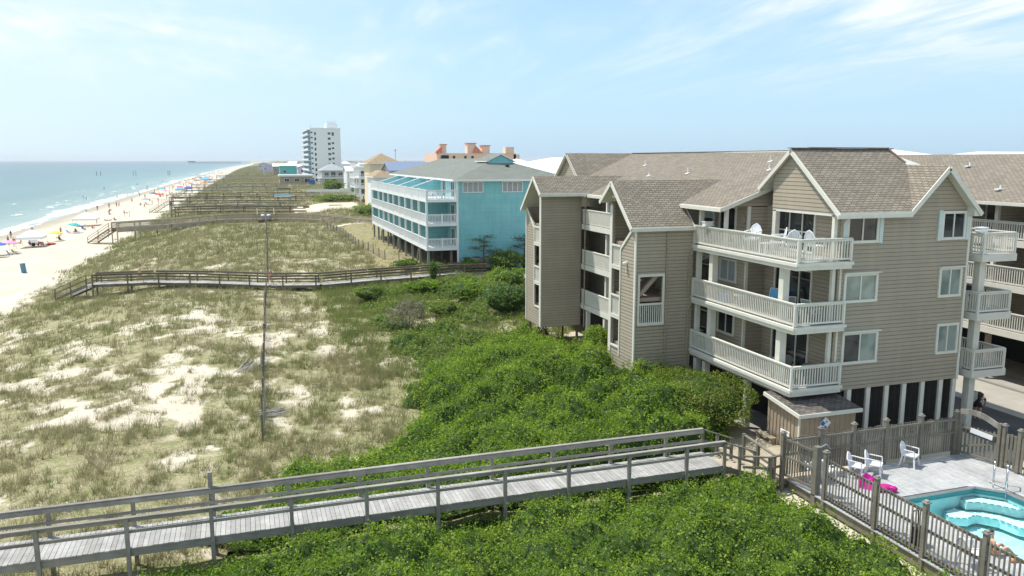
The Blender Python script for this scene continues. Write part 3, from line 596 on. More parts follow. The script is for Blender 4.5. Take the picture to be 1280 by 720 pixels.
# ------------------------------------------------------------------ the tan condominium
def condo():
    t = thing('condo_building', 'large tan condominium with lap siding, white balconies and shingle roof beside the pool', 'building', (21.85, 28.24, 0))
    # walls
    m = MB()
    m.box(24.25, 31.3, 28.24, 28.44, 2.54, 10.50)                                                  # south end
    m.box(31.1, 31.3, 28.44, 34.2, 2.54, 10.5); m.box(31.1, 31.3, 34.2, 61.4, 2.54, 11.6)
    m.prism([(27.75, 28.24, 10.50), (31.05, 28.24, 10.50), (31.05, 28.24, 10.62), (29.39, 28.24, 12.32), (27.75, 28.24, 10.62)], (0, .2, 0))
    m.box(24.4, 24.6, 28.44, 33.8, 2.54, 10.5)                                                      # recessed balcony wall
    m.box(23.3, 24.4, 33.8, 34.0, 2.54, 10.4); m.box(23.3, 23.5, 34.0, 55.7, 2.54, 10.4)
    m.prism([(22.0, 33.78, 10.44), (24.75, 33.78, 10.44), (24.75, 33.78, 11.40), (22.0, 33.78, 10.46)], (0, .16, 0))
    for f in (lambda y: y, MIR):                                                                    # small west gables
        m.prism([(23.8, f(28.26), 10.45), (23.8, f(28.26), 10.72), (23.8, f(31.2), 13.05), (23.8, f(32.6), 11.95), (23.8, f(32.6), 10.45)], (.16, 0, 0))
        m.box(23.962, 25, min(f(32.44), f(32.6)), max(f(32.44), f(32.6)), 10.45, 11.9)
    m.box(24.4, 31.3, MIR(28.24)-.2, MIR(28.24), 2.54, 10.5); m.box(24.25, 24.45, MIR(33.8), MIR(28.24)-.2, 2.54, 10.5)
    m.build('wall', 'tan_siding', t)
    m = MB(); m.box(22.0, 31.2, 28.5, 34, 2.40, 2.53); m.box(22.0, 31.2, 34, 61, 2.40, 2.53); m.build('underside', 'brown_wall', t)
    # roof
    m = MB(); z = lambda X: 10.43+.36*(X-21.6)
    m.slab([(21.6, 33.5, 10.43), (24.24, 33.5, z(24.24)), (29.3, 31.2, 13.2), (29.3, 58.5, 13.2), (24.24, 56.2, z(24.24)), (21.6, 56.2, 10.43)])
    m.slab([(23.62, 31.2, 13.215), (23.62, 33.55, 11.36), (24.3, 33.55, 11.36), (29.3, 31.2, 13.215)])
    m.slab([(23.62, 31.2, 13.215), (29.05, 31.2, 13.215), (29.39, 30.29, 12.49), (27.5, 27.75, 10.49), (23.62, 27.75, 10.49)])
    m.slab([(29.39, 27.8, 12.48), (29.39, 30.32, 12.48), (27.45, 27.8, 10.46)]); m.slab([(29.39, 27.8, 12.48), (31.42, 27.8, 10.37), (31.42, 31.0, 10.37), (29.39, 31.0, 12.48)])
    m.slab([(29.05, 31.2, 13.2), (29.45, 30.35, 12.46), (31.3, 30.6, 12.4), (32.2, 31.9, 12.12), (32.2, 58.5, 12.15), (29.3, 58.5, 13.2)])
    m.slab([(23.5, 58.5, 13.215), (29.3, 58.5, 13.215), (24.3, 56.15, 11.36), (23.5, 56.15, 11.36)])
    m.slab([(23.5, 58.5, 13.215), (23.5, 61.95, 10.49), (32.2, 61.95, 10.49), (29.3, 58.5, 13.215)])
    rf = m.build('roof', ['tan_shingle', 'white_trim'], t)
    c = MB(); c.bar((29.3, 31.2, 13.22), (29.3, 58.4, 13.22), .26, .05); c.bar((23.5, 31.2, 13.235), (26, 31.2, 13.235), .22, .04); c.build('ridge_cap', 'tan_shingle', rf)
    c = MB(); c.bar((24.6, 31.2, 13.25), (29.05, 31.2, 13.25), .24, .05); c.bar((29.07, 31.18, 13.23), (29.40, 30.4, 12.58), .2, .05); c.build('ridge_cap', 'ridge_red', rf)
    for (x, y, hh) in ((26.4, 36.6, .42), (27.6, 38.2, .40), (25.6, 43.6, .45), (26.8, 51.5, .42), (25.0, 47.5, .3)):
        c = MB(); zz = z(x); c.tube((x, y, zz-.05), (x, y, zz+hh*.8), .035, 8); c.bar((x-.14, y, zz-.05+.03), (x+.12, y, zz+.04+.03), .24, .02); c.build('vent_pipe', 'white_paint', rf)
    # rake boards, fascia, gutters
    m = MB()
    for f in (lambda y: y, MIR):
        m.bar((23.59, f(31.2), 13.08), (23.59, f(27.72), 10.34), .05, .18); m.bar((23.59, f(31.2), 13.10), (23.59, f(33.5), 11.29), .05, .18)
    m.bar((29.39, 27.77, 12.33), (27.42, 27.77, 10.34), .05, .20); m.bar((29.39, 27.77, 12.33), (31.45, 27.77, 10.26), .05, .20)
    m.bar((21.6, 33.47, 10.33), (24.3, 33.47, 11.30), .05, .20)
    m.box(23.5, 27.45, 27.69, 27.75, 10.24, 10.40); m.box(21.5, 21.6, 33.5, 38.0, 10.22, 10.40); m.box(21.5, 21.6, 40.2, 49.6, 10.22, 10.40)
    m.prism([(31.05, 27.82, 10.2), (31.5, 27.82, 10.2), (31.5, 27.82, 10.3), (31.05, 27.82, 10.6)], (0, .42, 0))       # boxed eave return
    m.build('fascia', 'white_trim', t)
    m = MB(); m.box(23.82, 24.35, 28.25, 32.6, 10.30, 10.44); m.build('soffit', 'white_trim', t)
    # corner boards
    for q_ in [(31.24, 31.36, 28.20, 28.36, 2.5, 10.3), (24.2, 24.3, 28.2, 28.30, 2.54, 10.5)]+[(23.25, 23.40, 33.74, 33.84, zf, zf+2.05) for zf in FL]:
        m = MB(); m.box(*q_); m.build('corner_board', 'white_trim', t)
    # windows of the south end
    for (a0, a1, z0, z1, gl, hd) in ((24.42, 26.13, 9.12, 10.34, 'dark_glass', 0), (24.45, 26.28, 6.50, 7.80, 'blind_glass', 1), (24.55, 26.50, 3.72, 5.18, 'blind_glass', 1),
                                     (29.62, 31.02, 9.12, 10.42, 'dark_glass', 0), (29.72, 31.05, 6.48, 7.86, 'blind_glass', 1), (29.84, 31.14, 3.80, 5.24, 'blind_glass', 0)):
        w = window(t, 'y', 28.24, -1, a0, a1, z0, z1, gl, hood=bool(hd), t=.12)
        if 3.7 < z0 < 3.75: g_ = MB(); g_.box(a0+.12, (a0+a1)/2-.03, 28.222, 28.226, z0+.12, z1-.12); g_.build('pane', 'dark_glass', w)
        if z0 > 9: 
            s_ = MB()
            s_.box(a0-.22, a0-.01, 28.15, 28.24, z0-.02, z1+.05); s_.build('shutter', 'grey_trim', w); s_ = MB(); s_.box(a1+.01, a1+.20, 28.15, 28.24, z0-.02, z1+.05); s_.build('shutter', 'grey_trim', w)
    # balcony doors and windows: recessed wall, then the wall behind
    for i, zf in enumerate(FL):
        w = window(t, 'x', 24.4, -1, 30.15, 32.95, zf+.04, zf+2.05, 'dark_glass', mull=2, name='sliding_door', rails=(zf+1.0,) if i == 2 else ())
        window(t, 'x', 23.3, -1, 36.75, 38.1, zf+.04, zf+2.05, 'dark_glass', mull=0, name='door', t=.12)
        if i == 2: window(t, 'x', 23.3, -1, 34.75, 36.3, zf+.04, zf+2.0, 'dark_glass', mull=0, name='door')
        else: window(t, 'x', 23.3, -1, 34.55, 36.1, zf+.85, zf+2.05, 'curtain_glass' if i else 'dark_glass', mull=1)
        for k in range(3): window(t, 'x', 23.3, -1, 41.2+k*2.7, 43.1+k*2.7, zf+.04, zf+2.1, 'dark_glass', name='sliding_door', mull=1)
    m = MB(); m.tube((23.22, 34.15, 9.75), (23.27, 34.15, 9.75), .22, 12); m.build('wreath', 'brown_wall', t)
    # main balconies
    for i, zf in enumerate(FL):
        xe = (24.42, 24.42, 24.60)[i]
        d = MB(); d.box(21.9, 24.38, 28.05, 36.36, zf-.12, zf); d.box(21.86, xe, 28.02, 28.24, zf-.117, zf-.003)
        dk = d.build('balcony', 'deck_board', t)
        f = MB(); f.box(21.80, 21.86, 27.99, 36.37, zf-.33, zf-.02); f.box(21.86, xe, 27.96, 28.02, zf-.33, zf-.02); f.box(21.74, 21.80, 27.93, 36.37, zf-.16, zf-.03); f.box(21.80, xe+.06, 27.90, 27.96, zf-.16, zf-.03)
        f.box(xe-.06, xe, 28.02, 28.20, zf-.3, zf-.02); f.build('fascia', 'white_trim', dk)
        r = MB(); railing(r, (21.86, 28.03), (21.86, 36.33), zf, 1.0); railing(r, (21.93, 28.031), (xe-.03, 28.031), zf, .998, ends='q'); r.box(xe-.08, xe, 28.0, 28.2, zf+.93, zf+1.0); r.build('railing', 'white_trim', dk)
        s_ = MB(); s_.box(21.9, 24.38, 28.1, 36.3, zf-.28, zf-.125); s_.build('soffit', 'white_trim', dk)
    # posts between decks, and corner posts of the top floor
    for zf, zc in ((0, 2.57), (2.9, 5.35), (5.65, 8.1)):
        ys = ((29.1, .32), (34.75, .32), (36.1, .22)) if zf else ((35.1, .3), (35.95, .3), (31.4, .26))
        for (y, w) in ys:
            m = MB(); m.box(22.0, 22.0+w, y, y+w, zf, zc); m.build('post', 'white_trim', t)
        if zf: m = MB(); m.box(23.86, 24.02, 28.25, 28.41, zf, zc); m.build('post', 'white_trim', t)
    for (x, y, w) in ((23.82, 28.27, .17), (23.82, 32.35, .24), (22.0, 36.0, .2), (22.0, 33.75, .16)):
        m = MB(); m.box(x, x+w, y, y+w, 8.4, 10.35); m.build('post', 'white_trim', t)
    # ground level: posts and dark slat screens on the south side
    for x in (25.2, 26.26, 27.3, 28.3, 29.37, 30.45, 31.25):
        m = MB(); m.box(x-.11, x+.11, 28.27, 28.49, -.05, 2.54); m.build('post', 'white_trim', t)
    xs = (25.2, 26.26, 27.3, 28.3, 29.37, 30.45, 31.25)
    for a, b in zip(xs[:-1], xs[1:]):
        m = MB(); n = int((b-a-.24)/.085)
        for k in range(n): c = a+.12+(b-a-.24)*(k+.5)/n; m.box(c-.032, c+.032, 28.36, 28.39, .05, 2.5)
        for zz in (.3, 1.3, 2.35): m.box(a+.11, b-.11, 28.395, 28.44, zz-.05, zz+.05)
        m.build('slat_screen', 'dark_slat', t)
    m = MB(); m.box(25.2, 31.2, 29.2, 29.3, 0, 2.4); m.box(24.2, 24.3, 29.3, 60, 0, 2.4); m.box(24.9, 25.0, 28.5, 29.3, 0, 2.4); m.build('garage_shade', 'dark_void', t)  # near-black sheets paint the deep shade of the open garage
    for y in (40.4, 43.5, 46.4, 49.2):
        m = MB(); m.box(21.45, 21.7, y-.12, y+.12, -.05, 2.55); m.build('post', 'white_trim', t)
    # downspouts
    m = MB(); m.path([(21.70, 36.2, 8.0), (21.60, 36.33, 7.7), (21.60, 36.33, 5.75), (21.75, 36.3, 5.5)], .045); m.path([(21.75, 36.3, 5.25), (21.60, 36.33, 5.0), (21.60, 36.33, 1.2)], .045); m.build('downspout', 'tan_siding_garage', t)
    m = MB(); m.path([(20.3, 36.25, 9.2), (20.3, 36.33, 8.9), (20.3, 36.33, 1.3)], .04); m.build('downspout', 'tan_siding_garage', t)
    m = MB(); m.path([(24.0, 27.8, 10.25), (24.1, 28.15, 9.95), (24.1, 28.2, 2.7)], .045); m.build('downspout', 'tan_siding_garage', t)
    m = MB(); m.path([(21.3, 49.4, 10.3), (21.4, 49.5, 10.0), (21.4, 49.5, 1.4)], .045); m.build('downspout', 'tan_siding_garage', t)
    # two stair towers, the far one mirrored
    for f, zb in ((lambda y: y, .9), (MIR, 1.4)):
        tw = MB(); X = 18.55; w = .14
        P = lambda pts: tw.prism([(X, f(y), z_) for y, z_ in pts], (w, 0, 0))
        P([(36.4, zb), (36.4, 9.32), (36.55, 9.40), (38.06, 8.15), (38.06, zb)]); P([(38.06, zb), (38.06, 2.75), (39.14, 2.75), (39.14, zb)]); P([(39.14, zb), (39.14, 10.3), (39.5, 10.5), (39.5, zb)])
        ya, yb = sorted((f(36.4), f(36.54)))
        if f(0) == 0:                                                    # wall with a stair window
            tw.box(X+w, 18.80, ya, yb, zb, 9.38); tw.box(18.80, 20.12, ya, yb, zb, 4.36); tw.box(18.80, 20.12, ya, yb, 6.80, 9.38); tw.box(20.12, 21.85, ya, yb, zb, 9.38)
        else: tw.box(X+w, 23.3, ya, yb, zb, 9.38)
        ya, yb = sorted((f(39.36), f(39.5))); tw.box(X+w, 21.42, ya, yb, zb, 10.5)
        tw.prism([(21.3, f(36.54), zb), (21.3, f(36.54), 9.3), (21.3, f(38.74), 11.25), (21.3, f(39.36), 10.75), (21.3, f(39.36), zb)], (.1, 0, 0))
        b = tw.build('stair_tower', 'tan_siding', t)
        tr = MB()                                                        # white trim round the openings
        D = lambda y0, z0, y1, z1, ww=.12: tr.bar((X-.02, f(y0), z0), (X-.02, f(y1), z1), .05, ww) if abs(y1-y0) > .02 else tr.box(X-.045, X+.02, f(y0)-ww/2, f(y0)+ww/2, z0, z1)
        D(36.42, zb, 36.42, 9.25, .16); D(36.5, 9.42, 38.06, 8.12, .15); D(38.1, zb+1.4, 38.1, 8.2, .1); D(39.3, zb, 39.3, 10.3, .3)
        for zz in (7.1, 6.98, 5.50, 4.42, 4.30, 2.72, 8.2): D(38.15, zz, 39.15, zz, .1)
        tr.build('trim', 'white_trim', b)
        rr = MB()
        for z0, z1 in ((7.15, 8.15), (4.47, 5.45)):
            for k in range(9): y = 38.2+k*.115; rr.box(X+.02, X+.06, f(y)-.03, f(y)+.03, z0, z1)
        rr.build('railing', 'white_trim', b)
        # roof of the tower
        r = MB(); e = f(36.22); a = f(38.74); n_ = f(40.12)
        r.slab([(18.2, a, 11.62), (25.1, a, 11.62), (21.75, f(37.46), 10.455), (21.75, e, 9.33), (18.2, e, 9.33)]); r.slab([(18.2, a, 11.62), (18.2, n_, 10.53), (21.9, n_, 10.53), (25.1, a, 11.62)])
        r.build('roof', ['tan_shingle', 'white_trim'], b)
        k = MB(); k.bar((18.17, a, 11.5), (18.17, e, 9.22), .05, .2); k.bar((18.17, a, 11.5), (18.17, n_, 10.4), .05, .2); k.bar((21.79, f(37.5), 10.40), (21.79, e, 9.25), .05, .16)
        k.box(18.2, 21.9, min(e, e-.06), max(e, e+.06), 9.12, 9.3) if f(0) == 0 else k.box(18.2, 21.9, n_-.05, n_+.05, 10.3, 10.48)
        k.bar((18.6, f(36.9), 10.05) if 0 else (18.6, f(38.74), 11.3), (18.6, f(38.74), 10.75), .08, .08, up=(0, 1, 0)); k.bar((18.6, f(38.1), 10.75), (18.6, f(39.45), 10.75), .06, .1); k.ball((18.6, f(38.74), 10.7), .07, .07, .1, 8, 5)
        k.bar((18.6, f(38.2), 10.78), (18.6, f(38.74), 11.2), .05, .07); k.bar((18.6, f(39.25), 10.78), (18.6, f(38.74), 11.2), .05, .07)
        k.build('gable_trim', 'white_trim', b)
        ld = MB()
        for zf in FL: ld.box(18.75, 21.3, *sorted((f(36.6), f(39.3))), zf-.2, zf)
        for z0 in (3.0, 5.8): ld.bar((18.9, f(37.0), z0), (21.2, f(37.0), z0+2.4), .9, .22); ld.bar((18.9, f(37.5), z0+.9), (21.2, f(37.5), z0+3.3), .05, .08)
        ld.build('stairs', 'brown_wall', b)
        st = MB()
        for x in (18.7, 21.2):
            for y in (36.6, 39.3): st.box(x, x+.14, f(y)-.07, f(y)+.07, -.2, zb)
        st.bar((18.8, f(36.5), .1), (20.1, f(36.5), zb-.1), .06, .12); st.build('stilts', 'brown_wood', b)
    m = MB(); wbox(m, 'y', 36.4, -1, 18.70, 20.22, -.02, .05, 6.78, 6.92); wbox(m, 'y', 36.4, -1, 18.70, 20.22, -.02, .08, 4.24, 4.38)
    for c in (18.75, 20.17): wbox(m, 'y', 36.4, -1, c-.055, c+.055, -.02, .046, 4.38, 6.78)
    wbox(m, 'y', 36.4, -1, 18.8, 20.12, -.02, .04, 5.30, 5.40)
    for k in range(11): c = 18.88+k*.118; wbox(m, 'y', 36.4, -1, c-.022, c+.022, 0, .03, 4.38, 5.3)
    m.build('window', 'white_trim', t)
    m = MB(); m.box(18.47, 18.55, 37.3, 37.42, 7.35, 7.5); m.tube((18.45, 37.36, 7.42), (18.30, 37.36, 7.36), .06, 8, .08); m.tube((18.5, 37.36, 7.35), (18.5, 37.36, 6.9), .02, 6); m.build('wall_lamp', 'white_paint', t)
    # balconies between the towers
    for zf in (2.95, 5.68, 8.40):
        d = MB(); d.box(21.5, 23.3, 39.55, 50.1, zf-.2, zf); dk = d.build('balcony', 'deck_board', t)
        r = MB(); railing(r, (21.46, 39.6), (21.46, 50.05), zf, 1.02, .105, .06, False); r.build('railing', 'white_trim', dk)
        r = MB(); r.box(21.40, 21.5, 39.55, 50.1, zf-.33, zf+.02); r.build('fascia', 'white_trim', dk)
        for y in (42.9, 46.4):
            m = MB(); m.box(21.55, 21.72, y, y+.17, zf, zf+2.3); m.build('post', 'white_trim', t)
    # south-east corner balconies on a square post
    for zf in FL:
        d = MB(); d.box(31.9, 33.8, 27.95, 30.4, zf-.12, zf); d.box(31.3, 31.9, 28.6, 30.4, zf-.12, zf); dk = d.build('balcony', 'deck_board', t)
        r = MB(); railing(r, (31.9, 27.95), (33.8, 27.95), zf, 1.0); railing(r, (31.901, 28.03), (31.901, 28.60), zf, .998, ends='q'); railing(r, (33.801, 28.03), (33.801, 30.4), zf, .998, ends='q'); railing(r, (31.36, 28.621), (31.83, 28.621), zf, .996, ends='p'); r.build('railing', 'white_trim', dk)
        r = MB(); r.box(31.82, 33.9, 27.87, 27.93, zf-.34, zf-.0); r.box(31.82, 31.88, 27.93, 28.6, zf-.34, zf-.0); r.box(33.84, 33.9, 27.93, 30.4, zf-.34, zf); r.build('fascia', 'white_trim', dk)
        m = MB(); m.box(32.15, 32.5, 28.25, 28.6, 0 if zf < 3 else zf-2.75, zf-.13); m.build('post', 'white_trim', t)
    m = MB(); m.box(32.5, 32.75, 28.25, 28.5, 1.35, 1.75); m.build('meter_box', 'grey_metal', t)
    return t
condo()

def shed():
    t = thing('storage_shed', 'small tan board shed with lean-to shingle roof under the corner balcony', 'shed', (23, 28, 0))
    m = MB(); m.prism([(21.62, 27.0, 0), (21.62, 27.0, 2.06), (21.62, 29.2, 2.36), (21.62, 29.2, 0)], (.08, 0, 0)); m.box(21.7, 24.4, 27.0, 27.08, 0, 2.06); m.prism([(24.4, 27.0, 0), (24.4, 27.0, 2.06), (24.4, 29.2, 2.36), (24.4, 29.2, 0)], (.08, 0, 0))
    for k in range(9): m.box(21.585, 21.62, 27.1+k*.24, 27.13+k*.24, 0, 2.06+.033*k)
    for k in range(10): m.box(21.85+k*.26, 21.88+k*.26, 26.975, 27.0, 0, 2.02)
    m.build('wall', 'shed_board', t)
    m = MB(); m.slab([(21.45, 26.82, 2.17), (24.62, 26.82, 2.17), (24.62, 29.3, 2.50), (21.45, 29.3, 2.50)], .07); r = m.build('roof', ['dark_shingle', 'white_trim'], t)
    m = MB(); m.box(21.42, 24.65, 26.77, 26.82, 2.0, 2.16); m.bar((21.43, 26.80, 2.08), (21.43, 29.3, 2.41), .05, .16); m.box(21.56, 21.62, 26.95, 27.05, 0, 2.0); m.build('fascia', 'white_trim', t)
    c = (22.88, 26.96, 1.62); h = .29
    m = MB(); y = c[1]; m.prism([(c[0], y, c[2]-h), (c[0]+h, y, c[2]), (c[0], y, c[2]+h), (c[0]-h, y, c[2])], (0, -.02, 0)); s = m.build('diamond_sign', 'sign_white', t)
    m = MB(); y -= .024; q = h*.46; g = h/2-.008
    m.prism([(c[0]-g, y, c[2]-q), (c[0]-g+q, y, c[2]), (c[0]-g, y, c[2]+q), (c[0]-g-q*.96, y, c[2])], (0, -.004, 0))
    m.prism([(c[0]+.01, y, c[2]-g-.11), (c[0]+.08, y, c[2]-g-.02), (c[0]-.03, y, c[2]-g+.06), (c[0]-.07, y, c[2]-g-.04)], (0, -.004, 0)); m.prism([(c[0]+.06, y, c[2]+.10), (c[0]+.12, y, c[2]+.08), (c[0]+.05, y, c[2]+.02), (c[0]-.02, y, c[2]+.06)], (0, -.004, 0))
    m.build('blue_marking', 'sign_blue', s)
    m = MB(); m.box(21.53, 21.58, 27.55, 28.15, .95, 1.15); m.build('white_plate', 'sign_white', t)
shed()

def east_building():
    t = thing('condo_building', 'second tan shingled condominium with long white balconies at the right edge behind the driveway', 'building', (42, 36, 0))
    m = MB(); m.box(42.3, 42.5, 12, 46, 2.6, 10.35); m.box(42.3, 52, 45.8, 46, 2.6, 10.35)
    for y in (26.5, 30.6, 34.8, 38.9): m.box(40.6, 42.3, y, y+.15, 2.6, 10.3)
    m.build('wall', 'tan_siding', t)
    m = MB(); m.slab([(39.8, 10, 10.38), (47.6, 10, 13.08), (47.6, 52, 13.08), (39.8, 46.5, 10.38)]); m.slab([(47.6, 10, 13.08), (55.4, 10, 10.38), (55.4, 52, 10.38), (47.6, 52, 13.08)]); r = m.build('roof', ['tan_shingle', 'white_trim'], t)
    for (x, y) in ((45.2, 41.2), (45.0, 36.1), (44.4, 31.0), (41.5, 35.6), (41.3, 33.4)):
        zz = 10.38+(x-39.8)*.346; c = MB(); c.tube((x, y, zz-.05), (x, y, zz+.3), .05, 8); c.box(x-.3, x+.3, y-.15, y+.15, zz+.0, zz+.09); c.build('vent_pipe', 'white_paint', r)
    m = MB(); m.box(39.72, 39.8, 10, 46.5, 10.2, 10.37); m.build('fascia', 'white_trim', t)
    for i, zf in enumerate((3.18, 5.75, 8.28)):
        d = MB(); d.box(40.3, 42.3, 12, 45.8, zf-.2, zf); dk = d.build('balcony', 'deck_board', t)
        r = MB(); railing(r, (40.3, 14), (40.3, 45.7), zf, 1.03, .15, .05); r.build('railing', 'white_trim', dk)
        r = MB(); r.box(40.2, 40.3, 12, 45.8, zf-.36, zf); r.build('fascia', 'white_trim', dk)
        for y in (22.4, 26.5, 30.6, 34.8, 38.9): 
            m = MB(); m.box(40.45, 40.65, y-.1, y+.1, zf, zf+(2.2, 2.17, 2.1)[i]); m.build('post', 'white_trim', t)
            window(t, 'x', 42.3, -1, y+.6, y+2.3, zf+.03, zf+2.05, 'dark_glass', name='sliding_door')
    m = MB(); m.box(46, 46.2, 12, 46, 0, 2.9); m.box(42.2, 46, 12, 45.8, 2.9, 3.0); m.build('garage_shade', 'dark_void', t)  # near-black backing, painted-in shade below the lowest balcony
    for y in (18.4, 22.4, 26.5, 30.6, 34.8, 38.9, 43): 
        m = MB(); m.box(40.6, 40.85, y-.12, y+.12, 0, 2.85); m.build('post', 'brown_wall', t)
east_building()
m = MB(); m.poly([(31.6, 0, .012), (36.0, 0, .012), (36.0, 75, .012), (31.6, 75, .012)]); struct(m.build('driveway', 'dark_paving'))  # dark grey sheet from the condo side to the apron
m = MB(); m.box(36.0, 42.6, 0, 75, -.2, .016); struct(m.build('concrete_apron', 'concrete_apron'))
m = MB(); m.box(39.9, 40.2, 0, 75, -.1, .12); struct(m.build('kerb', 'concrete'))
m = MB(); m.box(21.9, 31.6, 28.26, 48, -.3, .02); struct(m.build('garage_slab', 'concrete'))

# ------------------------------------------------------------------ boardwalks
def frame2(p, q):
    p = Vector(p); q = Vector(q); d = q-p; h = Vector((d.x, d.y, 0)).normalized(); return p, q, d, Vector((-h.y, h.x, 0))
def walkway(name, label, pts, width, board=.15, rail_h=1.0, post=2.42, mats=('deck_board', 'weathered_wood'), mids=(.5,), off=0., post_parts=True, skirt=0., pw=.12, leg=True, cap=.15, endposts=True, sides=(1, -1), group=None, face=True, first=None):
    t = thing(name, label, 'boardwalk', (pts[0][0], pts[0][1], pts[0][2]-.2), 0, group)
    dk = MB(); jo = MB()
    for a, b in zip(pts[:-1], pts[1:]):
        p, q, d, n = frame2(a, b); L = d.length; k = max(1, int(L/board)); u = d/L
        for i in range(k):
            c0 = p+u*(L*i/k+.006); c1 = p+u*(L*(i+1)/k-.006); w = n*(width/2+random.uniform(-.015, .015))
            za = Vector((0, 0, random.gauss(0, .004))); zb = Vector((0, 0, random.gauss(0, .004))); t4 = Vector((0, 0, .04)); dk.hexa([c0-w-t4, c1-w-t4, c1+w-t4, c0+w-t4, c0-w+za, c1-w+za, c1+w+zb, c0+w+zb])
        for s in (-1, 0, 1): jo.bar(p+n*s*(width/2-.06)-Vector((0, 0, .17)), q+n*s*(width/2-.06)-Vector((0, 0, .17)), .05, .24)
    dk.build('deck', mats[0], t); jo.build('joists', mats[1], t)
    for s in sides:
        rl = MB(); PM = MB(); acc = 0; nxt = off if first is None else first
        for j, (a, b) in enumerate(zip(pts[:-1], pts[1:])):
            p, q, d, n = frame2(a, b); L = d.length; u = d/L; o = n*s*(width/2+.0); up = Vector((0, 0, 1))
            ks = max(1, int(round(L/(post*2)))); jz = [random.gauss(0, .010) for _ in range(ks+1)]; jn = [random.gauss(0, .010) for _ in range(ks+1)]
            for e in range(ks):
                A = p+d*(e/ks)+o+n*jn[e]+up*jz[e]; B = p+d*((e+1)/ks)+o+n*jn[e+1]+up*jz[e+1]; A = A+(B-A).normalized()*.006
                rl.bar(A+up*(rail_h-.02), B+up*(rail_h-.02), cap, .045)
                if face: rl.bar(A-n*s*.075+up*(rail_h-.12), B-n*s*.075+up*(rail_h-.12), .04, .14)
                for mz in mids: rl.bar(A-n*s*.075+up*mz, B-n*s*.075+up*mz, .04, .10)
            if skirt: rl.bar(p+o+up*(-skirt/2-.05), q+o+up*(-skirt/2-.05), .04, skirt)
            while nxt <= acc+L+1e-6:
                c = p+u*(nxt-acc)+o; g = float(ground_z(np.array([c.x]), np.array([c.y]))[0])-.4 if leg else c.z-.35
                m = MB() if post_parts else PM; m.box(c.x-pw/2, c.x+pw/2, c.y-pw/2, c.y+pw/2, min(g, c.z-.3), c.z+rail_h-.045)
                if post_parts: m.build('post', mats[1], t)
                nxt += post
            acc += L
        rl.build('railing', mats[1], t)
        if not post_parts: PM.build('posts', mats[1], t)
    return t
def stairs(t, p, q, width, n, mats, rail_h=.95, side=(1, -1), stringer=.26):
    """flight of open steps from p down to q"""
    p, q, d, nn = frame2(p, q); dk = MB(); st = MB(); h = Vector((d.x, d.y, 0)); L = h.length; h.normalize(); up = Vector((0, 0, 1))
    for i in range(n):
        c = p+d*((i+.5)/n); w = nn*width/2; e = h*(L/n*.5); dk.hexa([c-w-e-up*.045, c-w+e-up*.045, c+w+e-up*.045, c+w-e-up*.045, c-w-e, c-w+e, c+w+e, c+w-e])
    dk.build('steps', mats[0], t)
    for s in side:
        o = nn*s*width/2; st.bar(p+o-up*.12, q+o-up*.12, .05, stringer); st.bar(p+o+up*rail_h, q+o+up*rail_h, .10, .05); st.bar(p+o+up*rail_h*.52, q+o+up*rail_h*.52, .04, .09)
        for k in range(3): c = p+d*(k/2*.98+.01)+o; st.box(c.x-.05, c.x+.05, c.y-.05, c.y+.05, c.z-.55, c.z+rail_h)
    st.build('stair_rail', mats[1], t)

w1 = walkway('boardwalk', 'long weathered grey plank boardwalk with handrails crossing the foreground', [(-11.3, 26.1, 1.0), (17.0, 26.3, 1.0)], 1.6, .15, 1.0, 2.42, first=.02)
m = MB(); m.box(-1.74, -1.60, 26.98, 27.12, -.6, 2.5); m.build('post', 'weathered_wood', w1)
stairs(w1, (17.0, 26.3, .98), (18.4, 26.3, .45), 1.6, 4, ('pale_wood', 'picket_wood'))
t = thing('boardwalk', 'pale plank landing between the boardwalk steps and the shed', 'boardwalk', (19.5, 27, 0))
m = MB()
for k in range(22): m.box(18.4+k*.142, 18.4+k*.142+.13, 24.98, 31.6, .33, .37)
m.build('deck', 'pale_wood', t)
m = MB(); m.box(18.4, 21.5, 24.99, 25.05, .1, .325); m.box(18.42, 18.48, 25, 31.6, .1, .325); m.build('joists', 'picket_wood', t)
t = thing('handrail', 'short weathered handrail bending round the landing by the pool gate', 'handrail', (18.9, 25.6, .3))
m = MB(); P_ = [(17.75, 25.35, 1.35), (18.75, 25.0, 1.30), (19.4, 25.02, 1.35)]
for a, b in zip(P_[:-1], P_[1:]): m.bar(a, b, .11, .05); m.bar((a[0], a[1], a[2]-.45), (b[0], b[1], b[2]-.45), .04, .09)
m.bar((19.05, 27.2, 1.45), (19.0, 25.1, 1.32), .11, .05); m.bar((19.05, 27.2, .95), (19.0, 25.1, .85), .04, .09); m.build('rail', 'picket_wood', t)
for (x, y, h) in ((18.75, 25.0, 1.3), (19.05, 27.2, 1.5), (19.03, 26.2, 1.38), (19.0, 25.1, 1.3)):
    m = MB(); m.box(x-.06, x+.06, y-.06, y+.06, .0, h); m.build('post', 'picket_wood', t)
m = MB(); m.ball((18.85, 25.14, .82), .16, .03, .17, 8, 6); m.box(18.72, 18.99, 25.12, 25.16, .58, .86); tag(m.build('towel', 'sky_cloth', None, (18.85, 25.14, .6), True), 'bright blue towel hung on the handrail by the pool gate', 'towel')
m = MB(); m.box(21.2, 21.48, 28.3, 29.5, .62, .67); m.box(21.24, 21.44, 28.4, 28.5, .37, .62); m.box(21.24, 21.44, 29.3, 29.4, .37, .62); tag(m.build('bench', 'pale_wood', None, (21.34, 28.9, .37)), 'low plank bench against the shed side on the landing', 'bench')

